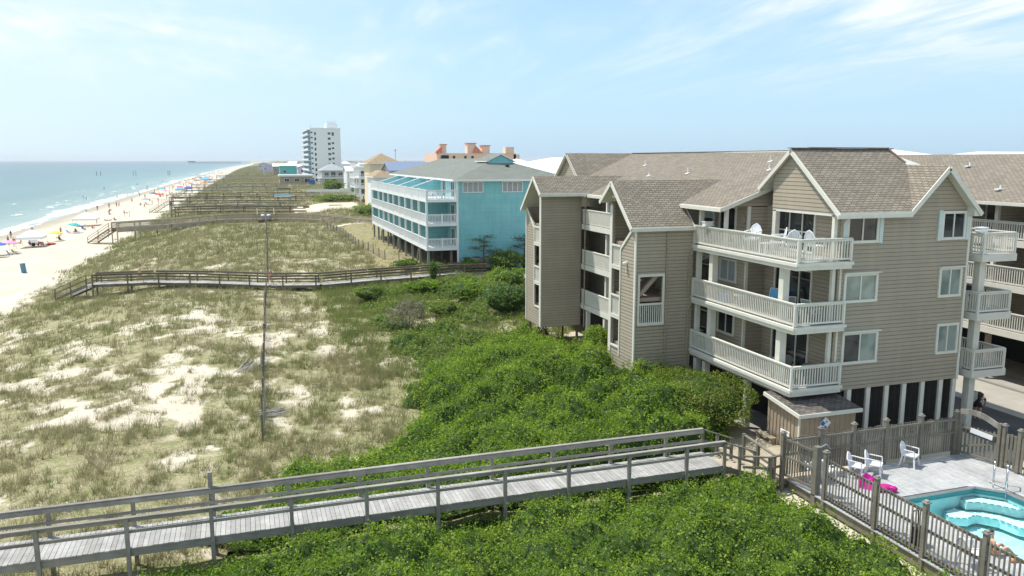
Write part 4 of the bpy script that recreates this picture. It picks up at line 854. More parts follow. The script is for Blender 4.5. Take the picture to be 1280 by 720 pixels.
w2 = walkway('boardwalk', 'middle grey boardwalk on posts crossing the dunes to the beach with two walkers on it', [(-15.4, 90.3, .2), (-9.9, 89.9, .22), (-4.0, 87.6, .2), (1.9, 84.4, .15), (6.6, 83.2, .15), (11.8, 84.3, .2), (17.0, 84.9, .25), (20.9, 86.2, .25), (25, 86.0, .2)], 1.7, .3, 1.05, 3.3, ('deck_board', 'dark_rail_wood'), (.38, .70), 0, True, 0, .14)
stairs(w2, (-15.4, 90.3, .2), (-19.2, 94.3, -1.7), 1.7, 11, ('deck_board', 'dark_rail_wood'))
w3 = walkway('boardwalk', 'brown boardwalk with solid looking rails and steps down to the beach behind the dune field', [(-24.0, 164.5, .2), (-15.2, 170.5, .25), (-5.6, 180.3, .3), (3.0, 180.0, .35), (11.0, 175.5, .35), (15.0, 171.5, .3), (23.4, 155.5, .2), (25.0, 150, .2)], 2.0, .6, 1.05, 4.4, ('brown_wood', 'pale_wood'), (.22, .42, .62, .8), 0, True, .75, .2, cap=.22)
stairs(w3, (-24.0, 164.5, .2), (-28.8, 170.5, -2.9), 2.0, 9, ('brown_wood', 'brown_wood'))
t = thing('bin_stand', 'small railed bump-out on the brown boardwalk at the end of the slat fence', 'platform', (3.3, 177.5, .2))
m = MB(); m.box(1.6, 5.0, 176.2, 178.9, .15, .3); m.build('deck', 'brown_wood', t)
m = MB(); railing(m, (1.6, 176.2), (1.6, 178.9), .3, 1.1, .4, .05); railing(m, (5.0, 176.2), (5.0, 178.9), .3, 1.1, .4, .05); m.bar((1.6, 178.9, 2.6), (5, 178.9, 2.6), .1, .1)
for x in (1.6, 5.0): m.box(x-.08, x+.08, 178.82, 178.98, .3, 2.6); m.bar((x, 176.2, 1.5), (x, 178.9, 2.6), .08, .08)
m.build('railing', 'pale_wood', t)
m = MB()
for x in (1.7, 4.9): m.box(x-.1, x+.1, 176.3, 176.5, -1.5, .15)
m.build('posts', 'dark_rail_wood', t)
for x, w in ((2.7, 'left of the pair on the railed bump-out'), (3.9, 'right of the pair on the railed bump-out')):
    r = thing('waste_bin', 'white round-topped waste bin, '+w, 'bin', (x, 176.9, .3), 0, 'white bins on the boardwalk bump-out')
    m = MB(); m.lathe((x, 176.9, .3), [(.34, 0), (.42, .75), (.43, .8)], 12); m.build('bin_body', 'grey_cloth', r); m = MB(); m.lathe((x, 176.9, 1.1), [(.44, 0), (.45, .06), (.32, .2), (.1, .24), (0, .24)], 12); m.build('lid', 'white_plastic', r, smooth=True)
FARW = [(207, -17, 13.5, .6, 'third', 'with a square end rail beside the sandy lot'), (229, -19, 12.5, .6, 'fourth', 'with pale rails before the dark shelter'), (262, -23.2, 22, .9, 'fifth', 'the thick dark one with a long ramp to the beach'), (292, -24.5, 24, .6, 'sixth', 'thin rail just behind the thick dark walk'),
        (356, -25, 26, 1.0, 'seventh', 'grey and long across the green dunes'), (412, -25, 27, .7, 'eighth', 'hazy pale line before the low white building'), (500, -24, 30, .9, 'ninth', 'far faint line'), (640, -22, 34, 1.0, 'tenth', 'farthest faint line below the distant town')]
for i, (y, xa, xb, wd, nm, lb) in enumerate(FARW):
    dy = (7, -5, 10, 4, 8, -6, 9, 5)[i]
    t = walkway('boardwalk', nm+' boardwalk from the camera, '+lb, [(xa, y+dy, .15), ((xa+xb)/2, y+dy*.4, .4), (xb, y, .2)], 2.0, 2.0, 1.15, 5.5, ('brown_wood' if i in (0, 1) else 'weathered_wood', 'dark_rail_wood' if i in (0, 2, 3) else 'weathered_wood'), (.5,), 0, False, .3 if wd > .8 else 0, .2, cap=.14, group='boardwalks over the far dunes')
    if i in (2, 4): stairs(t, (xa, y+dy, .15), (xa-4.5, y+dy-9, -2.9), 2, 8, ('pale_wood', 'pale_wood'))
for (x, y, nm, lb, mt) in ((9.7, 249, 'beach_shelter', 'open shelter with a bluish flat roof and white edge between the far boardwalks', 'slate_blue'), (12.3, 303, 'beach_shelter', 'open shelter with a dark flat roof behind the bluish one', 'dark_void')):
    t = thing(nm, lb, 'shelter', (x, y, 0), 0, 'shelters on the far boardwalks'); m = MB(); m.box(x-2.4, x+2.4, y-1.6, y+1.6, 2.3, 2.5); m.build('roof', mt, t)
    m = MB(); m.box(x-2.45, x+2.45, y-1.66, y-1.6, 1.95, 2.3); m.build('fascia', 'white_paint' if mt == 'slate_blue' else 'brown_wall', t)
    m = MB(); m.box(x-2.4, x+2.4, y-1.6, y+1.6, .2, .4); m.build('deck', 'weathered_wood', t)
    for sx in (-2.2, 2.2):
        for sy in (-1.4, 1.4): m = MB(); m.box(x+sx-.1, x+sx+.1, y+sy-.1, y+sy+.1, -.8, 2.3); m.build('post', 'weathered_wood', t)

# ------------------------------------------------------------------ slat sand fences
def sand_fence(label, pts, h=1.1, sp=.11, lean=0, gap=.08):
    t = thing('sand_fence', label, 'fence', (pts[0][0], pts[0][1], 0)); m = MB(); w = MB()
    for a, b in zip(pts[:-1], pts[1:]):
        A = Vector(a); B = Vector(b); L = (B-A).length; n = int(L/sp)
        for k in range(n):
            if random.random() < gap: continue
            c = A+(B-A)*(k/n)+Vector((.10*math.sin(k*.041)+.05*math.sin(k*.013+1), 0)); g = float(ground_z(np.array([c.x]), np.array([c.y]))[0]); hh = h*random.uniform(.85, 1.03)
            w.bar((c.x, c.y, g-.1), (c.x+random.gauss(0, .03), c.y+random.gauss(0, .04), g+hh), .035, .012, up=(1, 0, 0))
        for k in range(max(2, int(L/3.2))+1):
            c = A+(B-A)*(k/max(2, int(L/3.2))); g = float(ground_z(np.array([c.x]), np.array([c.y]))[0]); q = MB(); q.tube((c.x+.06, c.y, g-.3), (c.x+.06+random.gauss(0, .03), c.y, g+h*1.12), .05, 6); q.build('post', 'dark_rail_wood', t)
    w.build('slats', 'sand_fence_slat', t); return t
t = sand_fence('straight slat sand fence running away from the shrubs to the brown boardwalk, seen end on', [(.03, 37.6), (.55, 60), (1.2, 82.3)], 1.15)
sand_fence('farther stretch of slat sand fence between the middle and brown boardwalks, seen end on', [(1.45, 87), (2.4, 130), (3.3, 176)], 1.1, .16)
def slat_mat(label, c, ax, ln, wd, n, tilt=.12):
    m = MB(); a = Vector((math.cos(ax), math.sin(ax), 0)); b = Vector((-a.y, a.x, 0)); x, y = c; g = float(ground_z(np.array([x]), np.array([y]))[0])
    for k in range(n):
        o = Vector((x, y, g+.06+random.uniform(0, tilt)))+b*(wd*(k/n-.5))+a*random.gauss(0, .08); dd = (a+b*random.gauss(0, .10)+Vector((0, 0, random.gauss(.05, .06)))).normalized()
        m.bar(o-dd*ln/2, o+dd*ln/2, .04, .015)
    return tag(m.build('fallen_fence', 'sand_fence_slat', None, (x, y, g)), label, 'fence panel')
slat_mat('fan of grey fallen fence slats at the near end of the end-on fence', (.55, 41.6), R(12), 1.5, 1.3, 20)
slat_mat('long grey mat of fallen slats left of the end-on fence', (-.35, 52), R(75), 2.6, 1.6, 26)
slat_mat('small pale heap of fallen fence slats before the white bins', (1.6, 158), R(30), 2.2, 2.6, 18, .5)
sand_fence('dark ragged sand fence along the yard of the teal building', [(13.8, 160), (15.3, 140), (15.2, 120), (16.4, 103), (18.6, 95)], 1.2, .2, 0, .05)
t = thing('picket_fence', 'long white fence beside the far white houses', 'fence', (29, 306, 0)); m = MB(); m.box(20.6, 37.6, 305, 305.15, .3, 1.9); m.build('panel', 'white_paint', t)
for k in range(8):
    m = MB(); m.box(20.5+k*2.4, 20.75+k*2.4, 304.9, 305.2, 0, 2.1); m.build('post', 'white_paint', t)
for (x, y, w, lb) in ((22.5, 222, 3.6, 'long driftwood coloured log on the sandy lot'), (14.5, 219, 1.4, 'dark stump on the left of the sandy lot')):
    m = MB(); m.tube((x-w/2, y, .35), (x+w/2, y+.8, .35), .35, 8, .28); tag(m.build('log', 'brown_wood', None, (x, y, 0)), lb, 'log')

# ------------------------------------------------------------------ pool terrace
def pool():
    t = MB(); y1 = 24.85
    for k in range(65):
        x = 19.42+k*.143
        if x < 22.0 or x > 26.62: t.box(x, x+.135, 6, y1, .36, .40)
        else: t.box(x, x+.135, 22.12, y1, .36, .40)
    t.prism([(26.62, 22.12, .398), (25.55, 22.12, .398), (26.62, 21.05, .398)], (0, 0, -.05)); struct(t.build('pool_deck', 'pool_board'))
    b = MB(); b.box(19.5, 22.0, 6, 24.8, .0, .35); b.box(22.0, 26.6, 22.1, 24.8, 0, .35); b.box(26.62, 28.6, 6, 24.8, 0, .35); struct(b.build('pool_deck_base', 'picket_wood'))
    p = thing('swimming_pool', 'turquoise swimming pool with white corner steps inside the picket fence', 'pool', (24, 16, 0))
    out = [(22.20, 6), (26.45, 6), (26.45, 21.2), (25.7, 21.95), (22.20, 21.95)]; inn = out
    m = MB(); n = len(out)
    for i in range(1, n): 
        a = out[i]; c = out[(i+1) % n]; m.poly([(a[0], a[1], .30), (a[0], a[1], -0.75), (c[0], c[1], -0.75), (c[0], c[1], .30)])
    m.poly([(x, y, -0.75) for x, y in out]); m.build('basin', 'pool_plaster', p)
    m = MB()
    for i in range(1, n):
        a = out[i]; c = out[(i+1) % n]; m.bar((a[0], a[1], .39), (c[0], c[1], .39), .15, .05)
    m.build('coping', 'grey_metal', p)
    m = MB()
    for i in range(1, n):
        a = Vector((*out[i], .24)); c = Vector((*out[(i+1) % n], .24)); m.bar(a, c, .03, .16)
    m.build('tile_band', 'pool_tile', p)
    def step(poly, z):
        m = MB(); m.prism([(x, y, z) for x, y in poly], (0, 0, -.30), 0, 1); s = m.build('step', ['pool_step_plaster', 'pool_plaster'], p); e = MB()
        for a, c in zip(poly[:-1], poly[1:]):
            A = Vector((*a, z+.006)); C = Vector((*c, z+.006)); k = max(1, int((C-A).length/.22))
            for j in range(k): e.bar(A+(C-A)*((j+.15)/k), A+(C-A)*((j+.8)/k), .07, .012)
        e.build('edge_tile', 'pool_tile', s)
    step([(25.05, 21.93), (25.0, 21.6), (25.5, 21.4), (25.95, 20.9), (26.2, 20.5), (26.43, 20.4), (26.43, 21.2), (25.7, 21.93)], .04)
    step([(24.2, 21.8), (23.9, 21.35), (24.5, 21.05), (25.0, 21.2), (25.5, 20.6), (25.6, 19.9), (26.0, 19.4), (26.42, 19.2), (26.42, 20.2), (26.1, 20.4), (25.85, 20.9), (25.45, 21.3), (24.95, 21.5), (24.8, 21.93)], -.30)
    m = MB(); m.poly([(x, y, .24) for x, y in out]); m.build('water', 'pool_surface', p)
    l = thing('pool_ladder', 'stainless steel pool ladder at the far right corner of the pool', 'ladder', (26.6, 21.7, .4))
    for o in (0, .5):
        m = MB(); x = 26.75-o*.25; y = 21.5+o*.9; m.path([(x+.25, y+.2, .4), (x+.25, y+.2, 1.25), (x+.15, y+.12, 1.35), (x-.1, y-.1, 1.3), (x-.3, y-.28, .6), (x-.35, y-.3, -.5)], .025, 8); m.build('rail', 'steel', l, smooth=True)
    m = MB()
    for z in (-.1, -.4): m.box(26.1, 26.4, 21.2, 21.5, z, z+.03)
    m.build('rung', 'steel', l)
pool()

def picket_run(t, p, q, z, h, sp, w, posts, ph, rails=(.35, 1.35), cap=True, kick=False, side=1, pm='picket_wood'):
    p = Vector((*p, z)); q = Vector((*q, z)); L = (q-p).length; d = (q-p)/L; n = Vector((-d.y, d.x, 0))*side; up = Vector((0, 0, 1)); m = MB(); k = int(L/sp)
    for i in range(k):
        c = p+d*(L*(i+.5)/k)+n*.05; hh = h*random.uniform(.975, 1.02); m.bar(c+up*.12, c+up*hh, w, .02, up=n)
    m.build('pickets', pm, t); m = MB()
    for r in rails: m.bar(p+up*r, q+up*r, .045, .09)
    m.bar(p+up*(h-.1)-n*.02, q+up*(h-.1)-n*.02, .05, .09)
    if kick: m.bar(p-up*.08-n*.06, q-up*.08-n*.06, .04, .28)
    m.build('rails', pm, t)
    for s in posts:
        c = p+d*s; m = MB(); m.box(c.x-.07, c.x+.07, c.y-.07, c.y+.07, z-.5, z+ph)
        o = m.build('post', pm, t)
        if cap: m = MB(); m.box(c.x-.10, c.x+.10, c.y-.10, c.y+.10, z+ph, z+ph+.04); m.prism([(c.x-.06, c.y-.06, z+ph+.041), (c.x+.06, c.y-.06, z+ph+.041), (c.x+.06, c.y+.06, z+ph+.041), (c.x-.06, c.y+.06, z+ph+.041)], (0, 0, .05)); m.build('cap', 'weathered_wood', o)
t = thing('picket_fence', 'weathered picket fence between the foreground shrubs and the pool, with capped posts', 'fence', (19.5, 16, .4)); picket_run(t, (19.5, 22.85), (19.5, 6), .4, 1.62, .155, .055, (.05, 2.55, 4.6, 6.75, 8.9, 11.0), 1.80, (.18, .95), kick=True, side=-1)
t = thing('picket_fence', 'close boarded picket fence along the far side of the pool deck below the tan building', 'fence', (23, 24.95, .4)); picket_run(t, (19.25, 24.95), (27.9, 24.95), .4, 1.62, .118, .078, (.02, 1.75, 3.35, 4.95, 6.75, 8.6), 1.85, (.95,), side=1)
t = thing('pool_gate', 'tall narrow picket gate at the landing end of the pool fence', 'gate', (19.4, 23.9, .4)); picket_run(t, (19.3, 24.85), (19.5, 23.5), .4, 1.72, .135, .06, (), 1.8, (.2, .95), side=1)
m = MB(); m.box(19.42, 19.64, 23.2, 23.42, -.1, 2.25); m.build('gate_post', 'picket_wood', t); m = MB(); m.path([(19.6, 23.3, 2.2), (19.85, 23.25, 2.32), (20.0, 23.2, 2.15)], .025); m.build('latch_rod', 'grey_metal', t)
t = thing('picket_fence', 'picket fence on the driveway side of the pool ending at the arched gate', 'fence', (28.3, 18, .4)); picket_run(t, (28.45, 23.2), (28.55, 8), .4, 1.5, .17, .11, (.05, .75, 2.6, 4.6, 6.6, 8.6, 10.6), 1.75, (.3, .9), side=-1)
t = thing('arched_gate', 'pale wooden gate with an arched top board and diagonal brace by the driveway', 'gate', (28.2, 24.1, .4))
picket_run(t, (27.98, 24.85), (28.4, 23.3), .4, 1.35, .15, .075, (.0, 1.6), 1.8, (.15, ), cap=False, side=1)
m = MB(); A_ = Vector((27.98, 24.85, 0)); B_ = Vector((28.4, 23.3, 0)); k = 10
for i in range(k):
    u0, u1 = i/k, (i+1)/k; f_ = lambda u: 2.28+.16*math.sin(math.pi*min(1, u*1.1))-.22*u; m.bar(A_+(B_-A_)*u0+Vector((0, 0, f_(u0))), A_+(B_-A_)*u1+Vector((0, 0, f_(u1))), .06, .22)
m.build('arch_board', 'weathered_wood', t)
m = MB(); m.bar(A_+Vector((0, 0, .75)), B_+Vector((0, 0, 1.35)), .05, .09); m.build('brace', 'picket_wood', t)
m = MB(); c = A_+(B_-A_)*.55; m.bar(A_+(B_-A_)*.3+Vector((-.07, -.02, 1.62)), A_+(B_-A_)*.85+Vector((-.07, -.02, 1.52)), .02, .2); m.build('sign_board', 'sign_white', t)

# ------------------------------------------------------------------ chairs
def plastic_chair(label, loc, rz, group):
    r = thing('plastic_chair', label, 'chair', (0, 0, 0), 0, group); m = MB(); m.box(-.24, .24, -.22, .24, .40, .435); m.bar((-.24, -.22, .41), (.24, -.22, .41), .05, .06); m.build('seat', 'white_plastic', r)
    m = MB(); n = 9
    for i in range(n):                                      # fanned back with a rounded top
        a = (i/(n-1)-.5); h = .86-.20*(2*a)**2; m.bar((a*.42, .22+.03*math.cos(a*3), .43), (a*.50, .34-.16*(2*a)**2*.4, h), .052, .018, up=(0, 1, 0))
    m.bar((-.22, .25, .55), (.22, .25, .55), .02, .05); m.path([(-.25, .29, .66), (-.15, .32, .80), (0, .34, .87), (.15, .32, .80), (.25, .29, .66)], .022, 6); m.build('backrest', 'white_plastic', r)
    for sx in (-1, 1):
        m = MB(); m.bar((sx*.27, -.20, .64), (sx*.27, .27, .66), .05, .025); m.bar((sx*.27, -.20, .64), (sx*.25, -.22, .40), .045, .03, up=(0, 1, 0)); m.build('armrest', 'white_plastic', r)
        for y0, y1 in ((-.20, -.25), (.20, .28)): m = MB(); m.bar((sx*.22, y0, .41), (sx*.26, y1, 0), .055, .03, up=(1, 0, 0)); m.build('leg', 'white_plastic', r)
    r.location = loc; r.rotation_euler = (0, 0, rz); r.scale = (1.1, 1.1, 1.1); return r
PC = plastic_chair('white plastic armchair standing alone in the middle of the far pool fence', (25.05, 24.45, .4), R(28), 'white plastic chairs round the pool')
for loc, rz, lb in (((22.95, 24.1, .4), R(40), 'white plastic armchair next to the pink float, right of the pair'), ((22.15, 24.15, .4), R(35), 'white plastic armchair left of the pair near the pink float'),
                    ((20.75, 24.25, .4), R(100), 'white plastic armchair half hidden by the gate post'), ((20.35, 24.5, .4), R(160), 'white plastic armchair tucked in the fence corner behind the gate'), ((20.5, 17.35, .4), R(80), 'white plastic armchair seen through the near picket fence')):
    dup(PC, loc, rz, lb)
U3 = 8.40
for loc, rz, lb in (((22.55, 32.3, U3), R(-60), 'white chair by the door post on the top balcony'), ((22.45, 30.3, U3), R(-120), 'white chair facing the door in the middle of the top balcony'), ((22.6, 29.4, U3), R(150), 'white chair with a high reclined back on the top balcony'), ((23.2, 28.7, U3), R(100), 'white chair in the outer corner of the top balcony')):
    c = dup(PC, loc, rz, lb); c['group'] = 'white chairs on the top balcony'; c.scale = (1.15, 1.15, 1.5)
m = MB(); m.box(22.55, 23.05, 31.3, 31.8, U3+.45, U3+.49)
for dx in (.05, .45):
    for dy in (.05, .45): m.box(22.55+dx-.025, 22.55+dx+.025, 31.3+dy-.025, 31.3+dy+.025, U3, U3+.45)
tag(m.build('side_table', 'white_plastic', None, (22.8, 31.55, U3)), 'small white side table between the chairs on the top balcony', 'table')
def sling_chair(label, loc, rz, group):
    r = thing('patio_chair', label, 'chair', (0, 0, 0), 0, group); m = MB(); m.bar((0, -.24, .42), (0, .24, .40), .5, .02); m.build('seat', 'sling', r); m = MB(); m.bar((0, .24, .42), (0, .42, 1.0), .5, .02, up=(0, 1, 0)); m.build('backrest', 'sling', r)
    m = MB()
    for sx in (-.27, .27): m.path([(sx, -.28, 0), (sx, -.26, .62), (sx, .30, .62), (sx, .34, 0)], .018); m.path([(sx, .24, .40), (sx, .43, 1.02)], .018); m.path([(sx, -.26, .42), (sx, .24, .40)], .018)
    m.path([(-.27, .43, 1.02), (.27, .43, 1.02)], .018); m.build('frame', 'white_trim', r); r.location = loc; r.rotation_euler = (0, 0, rz); return r
SC = sling_chair('grey sling patio chair beside the post on the middle balcony', (22.95, 29.95, FL[1]), R(150), 'sling chairs on the middle balcony')
dup(SC, (23.3, 28.75, FL[1]), R(100), 'grey sling patio chair in the corner of the middle balcony'); b = dup(SC, (23.2, 31.6, FL[1]), R(-70), 'bright blue patio chair behind the post on the middle balcony'); recolor(b, ('seat', 'backrest'), 'sky_cloth')
m = MB(); m.box(22.3, 22.75, 34.0, 34.6, FL[1]+.0, FL[1]+.34); m.box(22.28, 22.77, 33.98, 34.62, FL[1]+.342, FL[1]+.42); tag(m.build('cooler', 'blue_cloth', None, (22.5, 34.3, FL[1])), 'small blue cooler box behind the rail of the middle balcony', 'cooler')
m = MB(); m.lathe((22.6, 33.2, FL[1]+.5), [(0, .03), (.3, .03), (.3, 0), (0, 0)], 14)
for k in range(3): m.tube((22.6, 33.2, FL[1]+.5), (22.6+.25*math.cos(k*2.1), 33.2+.25*math.sin(k*2.1), FL[1]), .02, 6)
tag(m.build('side_table', 'white_plastic', None, (22.6, 33.2, FL[1])), 'small round white table on the middle balcony beside the blue cooler', 'table')
m = MB(); m.lathe((22.6, 29.0, FL[1]+.66), [(0, .03), (.5, .03), (.5, 0), (0, 0)], 18); m.lathe((22.6, 29.0, FL[1]), [(.22, 0), (.03, .05), (.03, .66)], 10); tag(m.build('patio_table', 'curtain_glass', None, (22.6, 29, FL[1])), 'round glass patio table on the middle balcony', 'table')
def wicker(label, loc, rz, group):
    r = thing('wicker_chair', label, 'chair', (0, 0, 0), 0, group); m = MB(); m.lathe((0, 0, 0), [(.26, 0), (.30, .2), (.33, .40), (0, .42)], 14); m.build('seat', 'wicker', r, smooth=True); m = MB()
    for i in range(11):
        a = R(20+i*14); b_ = R(20+(i+1)*14); h = lambda q: .62+.32*math.sin(q); c0 = (.36*math.cos(a), .30*math.sin(a), .38); c1 = (.36*math.cos(b_), .30*math.sin(b_), .38); m.add([c0, c1, (c1[0]*1.12, c1[1]*1.25, h(b_)), (c0[0]*1.12, c0[1]*1.25, h(a)), (c0[0]*.9, c0[1]*.9, .38), (c1[0]*.9, c1[1]*.9, .38), (c1[0], c1[1]*1.1, h(b_)), (c0[0], c0[1]*1.1, h(a))], [(0, 1, 2, 3), (5, 4, 7, 6), (3, 2, 6, 7)])
    m.build('backrest', 'wicker', r); r.location = loc; r.rotation_euler = (0, 0, rz); return r
WC = wicker('dark wicker tub chair nearest the glass door on the lowest balcony', (22.95, 30.0, FL[0]), R(-70), 'wicker chairs on the lowest balcony'); dup(WC, (22.9, 28.75, FL[0]), R(-110), 'dark wicker tub chair in the outer corner of the lowest balcony'); dup(WC, (22.5, 29.9, FL[0]), R(60), 'dark wicker tub chair with its back to the railing on the lowest balcony')
m = MB(); m.lathe((32.35, 29.0, FL[1]), [(.05, 0), (.04, .6), (.28, .72), (.34, .9), (.34, .96), (.2, 1.12), (0, 1.16)], 14); tag(m.build('barbecue_grill', 'dark_plastic', None, (32.35, 29, FL[1]), True), 'round black kettle grill on the middle corner balcony', 'grill')
for x, y, lb in ((31.98, 28.2, 'white planter box on the corner rail of the top corner balcony'), (21.9, 35.2, 'small white box on the railing at the left end of the top balcony')):
    m = MB(); z_ = U3+1.005; m.box(x-.22, x+.22, y-.15, y+.15, z_, z_+.20); m.box(x-.25, x+.25, y-.18, y+.18, z_+.202, z_+.24); tag(m.build('planter_box', 'white_plastic', None, (x, y, z_)), lb, 'box')
def pool_float():
    r = thing('pool_float', 'magenta folded pool float lying on the deck by the pool corner', 'float', (22.0, 22.9, .4)); m = MB(); x, y, z = 21.75, 23.15, .4
    m.add([(x-.28, y+.12, z), (x-.22, y+.05, z+.50), (x-.05, y+.02, z+.62), (x+.10, y-.12, z+.52), (x+.42, y-.22, z+.42), (x+.34, y-.30, z+.10), (x+.05, y-.30, z), (x-.2, y+.25, z+.3), (x+.05, y+.18, z+.42), (x+.3, y+.02, z+.3), (x+.1, y+.25, z)], [(0, 1, 2, 3), (0, 3, 6), (3, 4, 5, 6), (1, 7, 8, 2), (2, 8, 9, 3), (3, 9, 4), (0, 10, 7, 1), (7, 10, 8), (8, 10, 9), (9, 10, 5, 4), (0, 6, 10), (10, 6, 5)]); m.build('hood', 'pink_vinyl', r)
    m = MB(); m.ball((x+.42, y-.36, z+.12), .42, .24, .11, 14, 8); m.ball((x+.66, y-.60, z+.12), .19, .15, .12, 12, 7); m.bar((x+.2, y-.15, z+.14), (x+.66, y-.6, z+.14), .3, .12); m.build('mat', 'magenta_vinyl', r, smooth=True)
pool_float()
r = thing('wheeled_bag', 'black wheeled bag with a tall handle behind the near picket fence', 'bag', (20.0, 18.9, .4)); m = MB(); m.box(19.85, 20.2, 18.8, 19.1, .45, .98); m.build('bag_body', 'black_cloth', r); m = MB(); m.path([(19.9, 19.08, .98), (19.9, 19.12, 1.5), (20.12, 19.12, 1.5), (20.12, 19.08, .98)], .02); m.build('handle', 'black_cloth', r)
for x in (19.9, 20.15): m = MB(); m.tube((x-.03, 19.08, .45), (x+.03, 19.08, .45), .05, 10); m.build('wheel', 'dark_plastic', r)

# ------------------------------------------------------------------ the teal building
def teal():
    t = thing('apartment_building', 'bright teal apartment building with long white balconies and a grey hip roof', 'building', (22.4, 88.3, .5)); TF = (2.85, 5.6, 8.3)
    m = MB(); m.box(22.4, 36, 88.3, 88.5, .3, 10.5); m.box(22.4, 22.6, 88.5, 130, 2.6, 10.5); m.box(35.8, 36, 88.5, 130, .3, 10.5); m.box(22.6, 35.8, 129.8, 130, 2.6, 10.5)
    for k in range(10):
        y = 88.55+k*4.6 if k else 88.9
        if k: 
            for zf in TF[:2]: m.box(19.1, 22.4, y-.07, y+.07, zf, zf+2.45)
    m.build('wall', 'teal_siding', t)
    for y in (97.1, 105.6, 114.0, 122.2):                                   # sloping partitions of the roofless top balconies
        m = MB(); m.prism([(22.4, y, 8.3), (22.4, y, 10.5), (19.05, y, 9.35), (19.05, y, 8.3)], (0, .14, 0)); f = m.build('partition', 'teal_siding', t); m = MB(); m.bar((22.4, y+.07, 10.56), (19.0, y+.07, 9.41), .24, .08); m.build('cap', 'white_paint', f)
    m = MB(); ze = 10.52; a = (29, 94.6, 12.88); b = (29, 124, 12.88)
    m.slab([(21.9, 87.8, ze), (36.4, 87.8, ze), a], .12); m.slab([(21.9, 87.8, ze), a, b, (21.9, 130.5, ze)], .12); m.slab([(36.4, 87.8, ze), (36.4, 130.5, ze), b, a], .12); m.slab([(21.9, 130.5, ze), b, (36.4, 130.5, ze)], .12)
    r = m.build('roof', ['grey_shingle', 'white_paint'], t)
    m = MB(); m.slab([(27.2, 92.7, 12.55), (29, 92.7, 13.42), (29, 98, 13.42), (27.2, 98, 12.55)], .1); m.slab([(29, 92.7, 13.42), (30.8, 92.7, 12.55), (30.8, 98, 12.55), (29, 98, 13.42)], .1); g = m.build('gablet', ['grey_shingle', 'white_paint'], r)
    m = MB(); m.prism([(27.4, 92.9, 12.1), (30.6, 92.9, 12.1), (30.6, 92.9, 12.5), (29, 92.9, 13.26), (27.4, 92.9, 12.5)], (0, .2, 0)); m.build('gable_wall', 'teal_siding', r); m = MB(); m.box(29.3, 29.7, 91.6, 92.0, 11.75, 12.1); m.build('roof_vent', 'dark_plastic', r)
    m = MB(); m.box(21.82, 36.45, 87.72, 87.8, 10.30, 10.52); m.box(21.82, 21.9, 87.8, 130, 10.3, 10.52); m.box(22.34, 22.56, 88.24, 88.31, .4, 10.3); m.box(35.85, 36.05, 88.24, 88.31, .4, 10.3); m.build('fascia', 'white_paint', t)
    for x0, x1 in ((23.05, 25.5), (27.75, 30.25)): window(t, 'y', 88.3, -1, x0, x1, 9.02, 10.25, 'curtain_glass', 'white_paint', 3, .08)
    for i, zf in enumerate(TF):
        d = MB(); d.box(18.95, 22.4, 88.3, 130, zf-.2, zf); dk = d.build('balcony', 'white_paint', t)
        r = MB(); r.box(18.82, 18.95, 88.22, 130, zf-.3, zf+.02); r.box(18.95, 22.4, 88.18, 88.3, zf-.3, zf+.02); r.build('fascia', 'white_paint', dk)
        q = MB(); railing(q, (18.88, 88.32), (18.88, 130), zf, 1.06, .165, .048); railing(q, (18.96, 88.321), (22.35, 88.321), zf, 1.058, .165, .06, ends='q'); q.build('railing', 'white_paint', dk)
        for k in range(10):
            y = (88.42, 92.7, 96.9, 101.2, 105.5, 110, 114.2, 118.6, 123, 129.8)[k]; z1 = zf+2.5 if i < 2 else zf+1.15
            p = MB(); p.box(18.8, 19.02, y-.11, y+.11, zf, z1); p.build('post', 'white_paint', t)
        p = MB(); p.box(20.6, 20.75, 88.28, 88.42, zf, zf+1.1); p.build('post', 'white_paint', dk)
        for k in range(10): y = 89.2+k*4.2; window(t, 'x', 22.4, -1, y, y+1.9, zf+.03, zf+2.05, 'dark_glass', 'white_paint', 1, .1, 'sliding_door')
    for k in range(10):
        y = 88.6+k*4.55; m = MB(); m.box(18.95, 19.2, y-.13, y+.13, -.3, 2.6); m.build('stilt', 'grey_metal', t); m = MB(); m.box(21.6, 21.85, y-.13, y+.13, -.3, 2.6); m.build('stilt', 'brown_wood', t)
        if k % 3 == 1: m = MB(); m.path([(19.05, y+.1, 2.5), (19.0, y+.8, 2.0), (18.98, y+1.5, .6)], .09); m.build('pipe', 'grey_metal', t)
    m = MB(); m.box(23, 23.2, 88.6, 130, .3, 2.6); m.box(19, 22.4, 88.4, 130, 2.45, 2.55); m.build('underside', 'dark_void', t)  # near-black boxes paint the shade beneath the building
teal()
for loc, rz, lb in (((19.5, 89.5, 8.3), R(-30), 'white chair at the corner of the teal building top balcony'), ((20.3, 89.3, 8.3), R(40), 'white chair in the middle of the teal building top balcony')):
    c = dup(PC, loc, rz, lb); c['group'] = 'white chairs on the teal building'
m = MB(); m.lathe((21.2, 89.4, 8.3), [(.4, .7), (.4, .74), (0, .74)], 12); m.box(21.16, 21.24, 89.36, 89.44, 8.3, 9.0); tag(m.build('patio_table', 'aqua_cloth', None, (21.2, 89.4, 8.3)), 'aqua round table on the teal building top balcony', 'table')
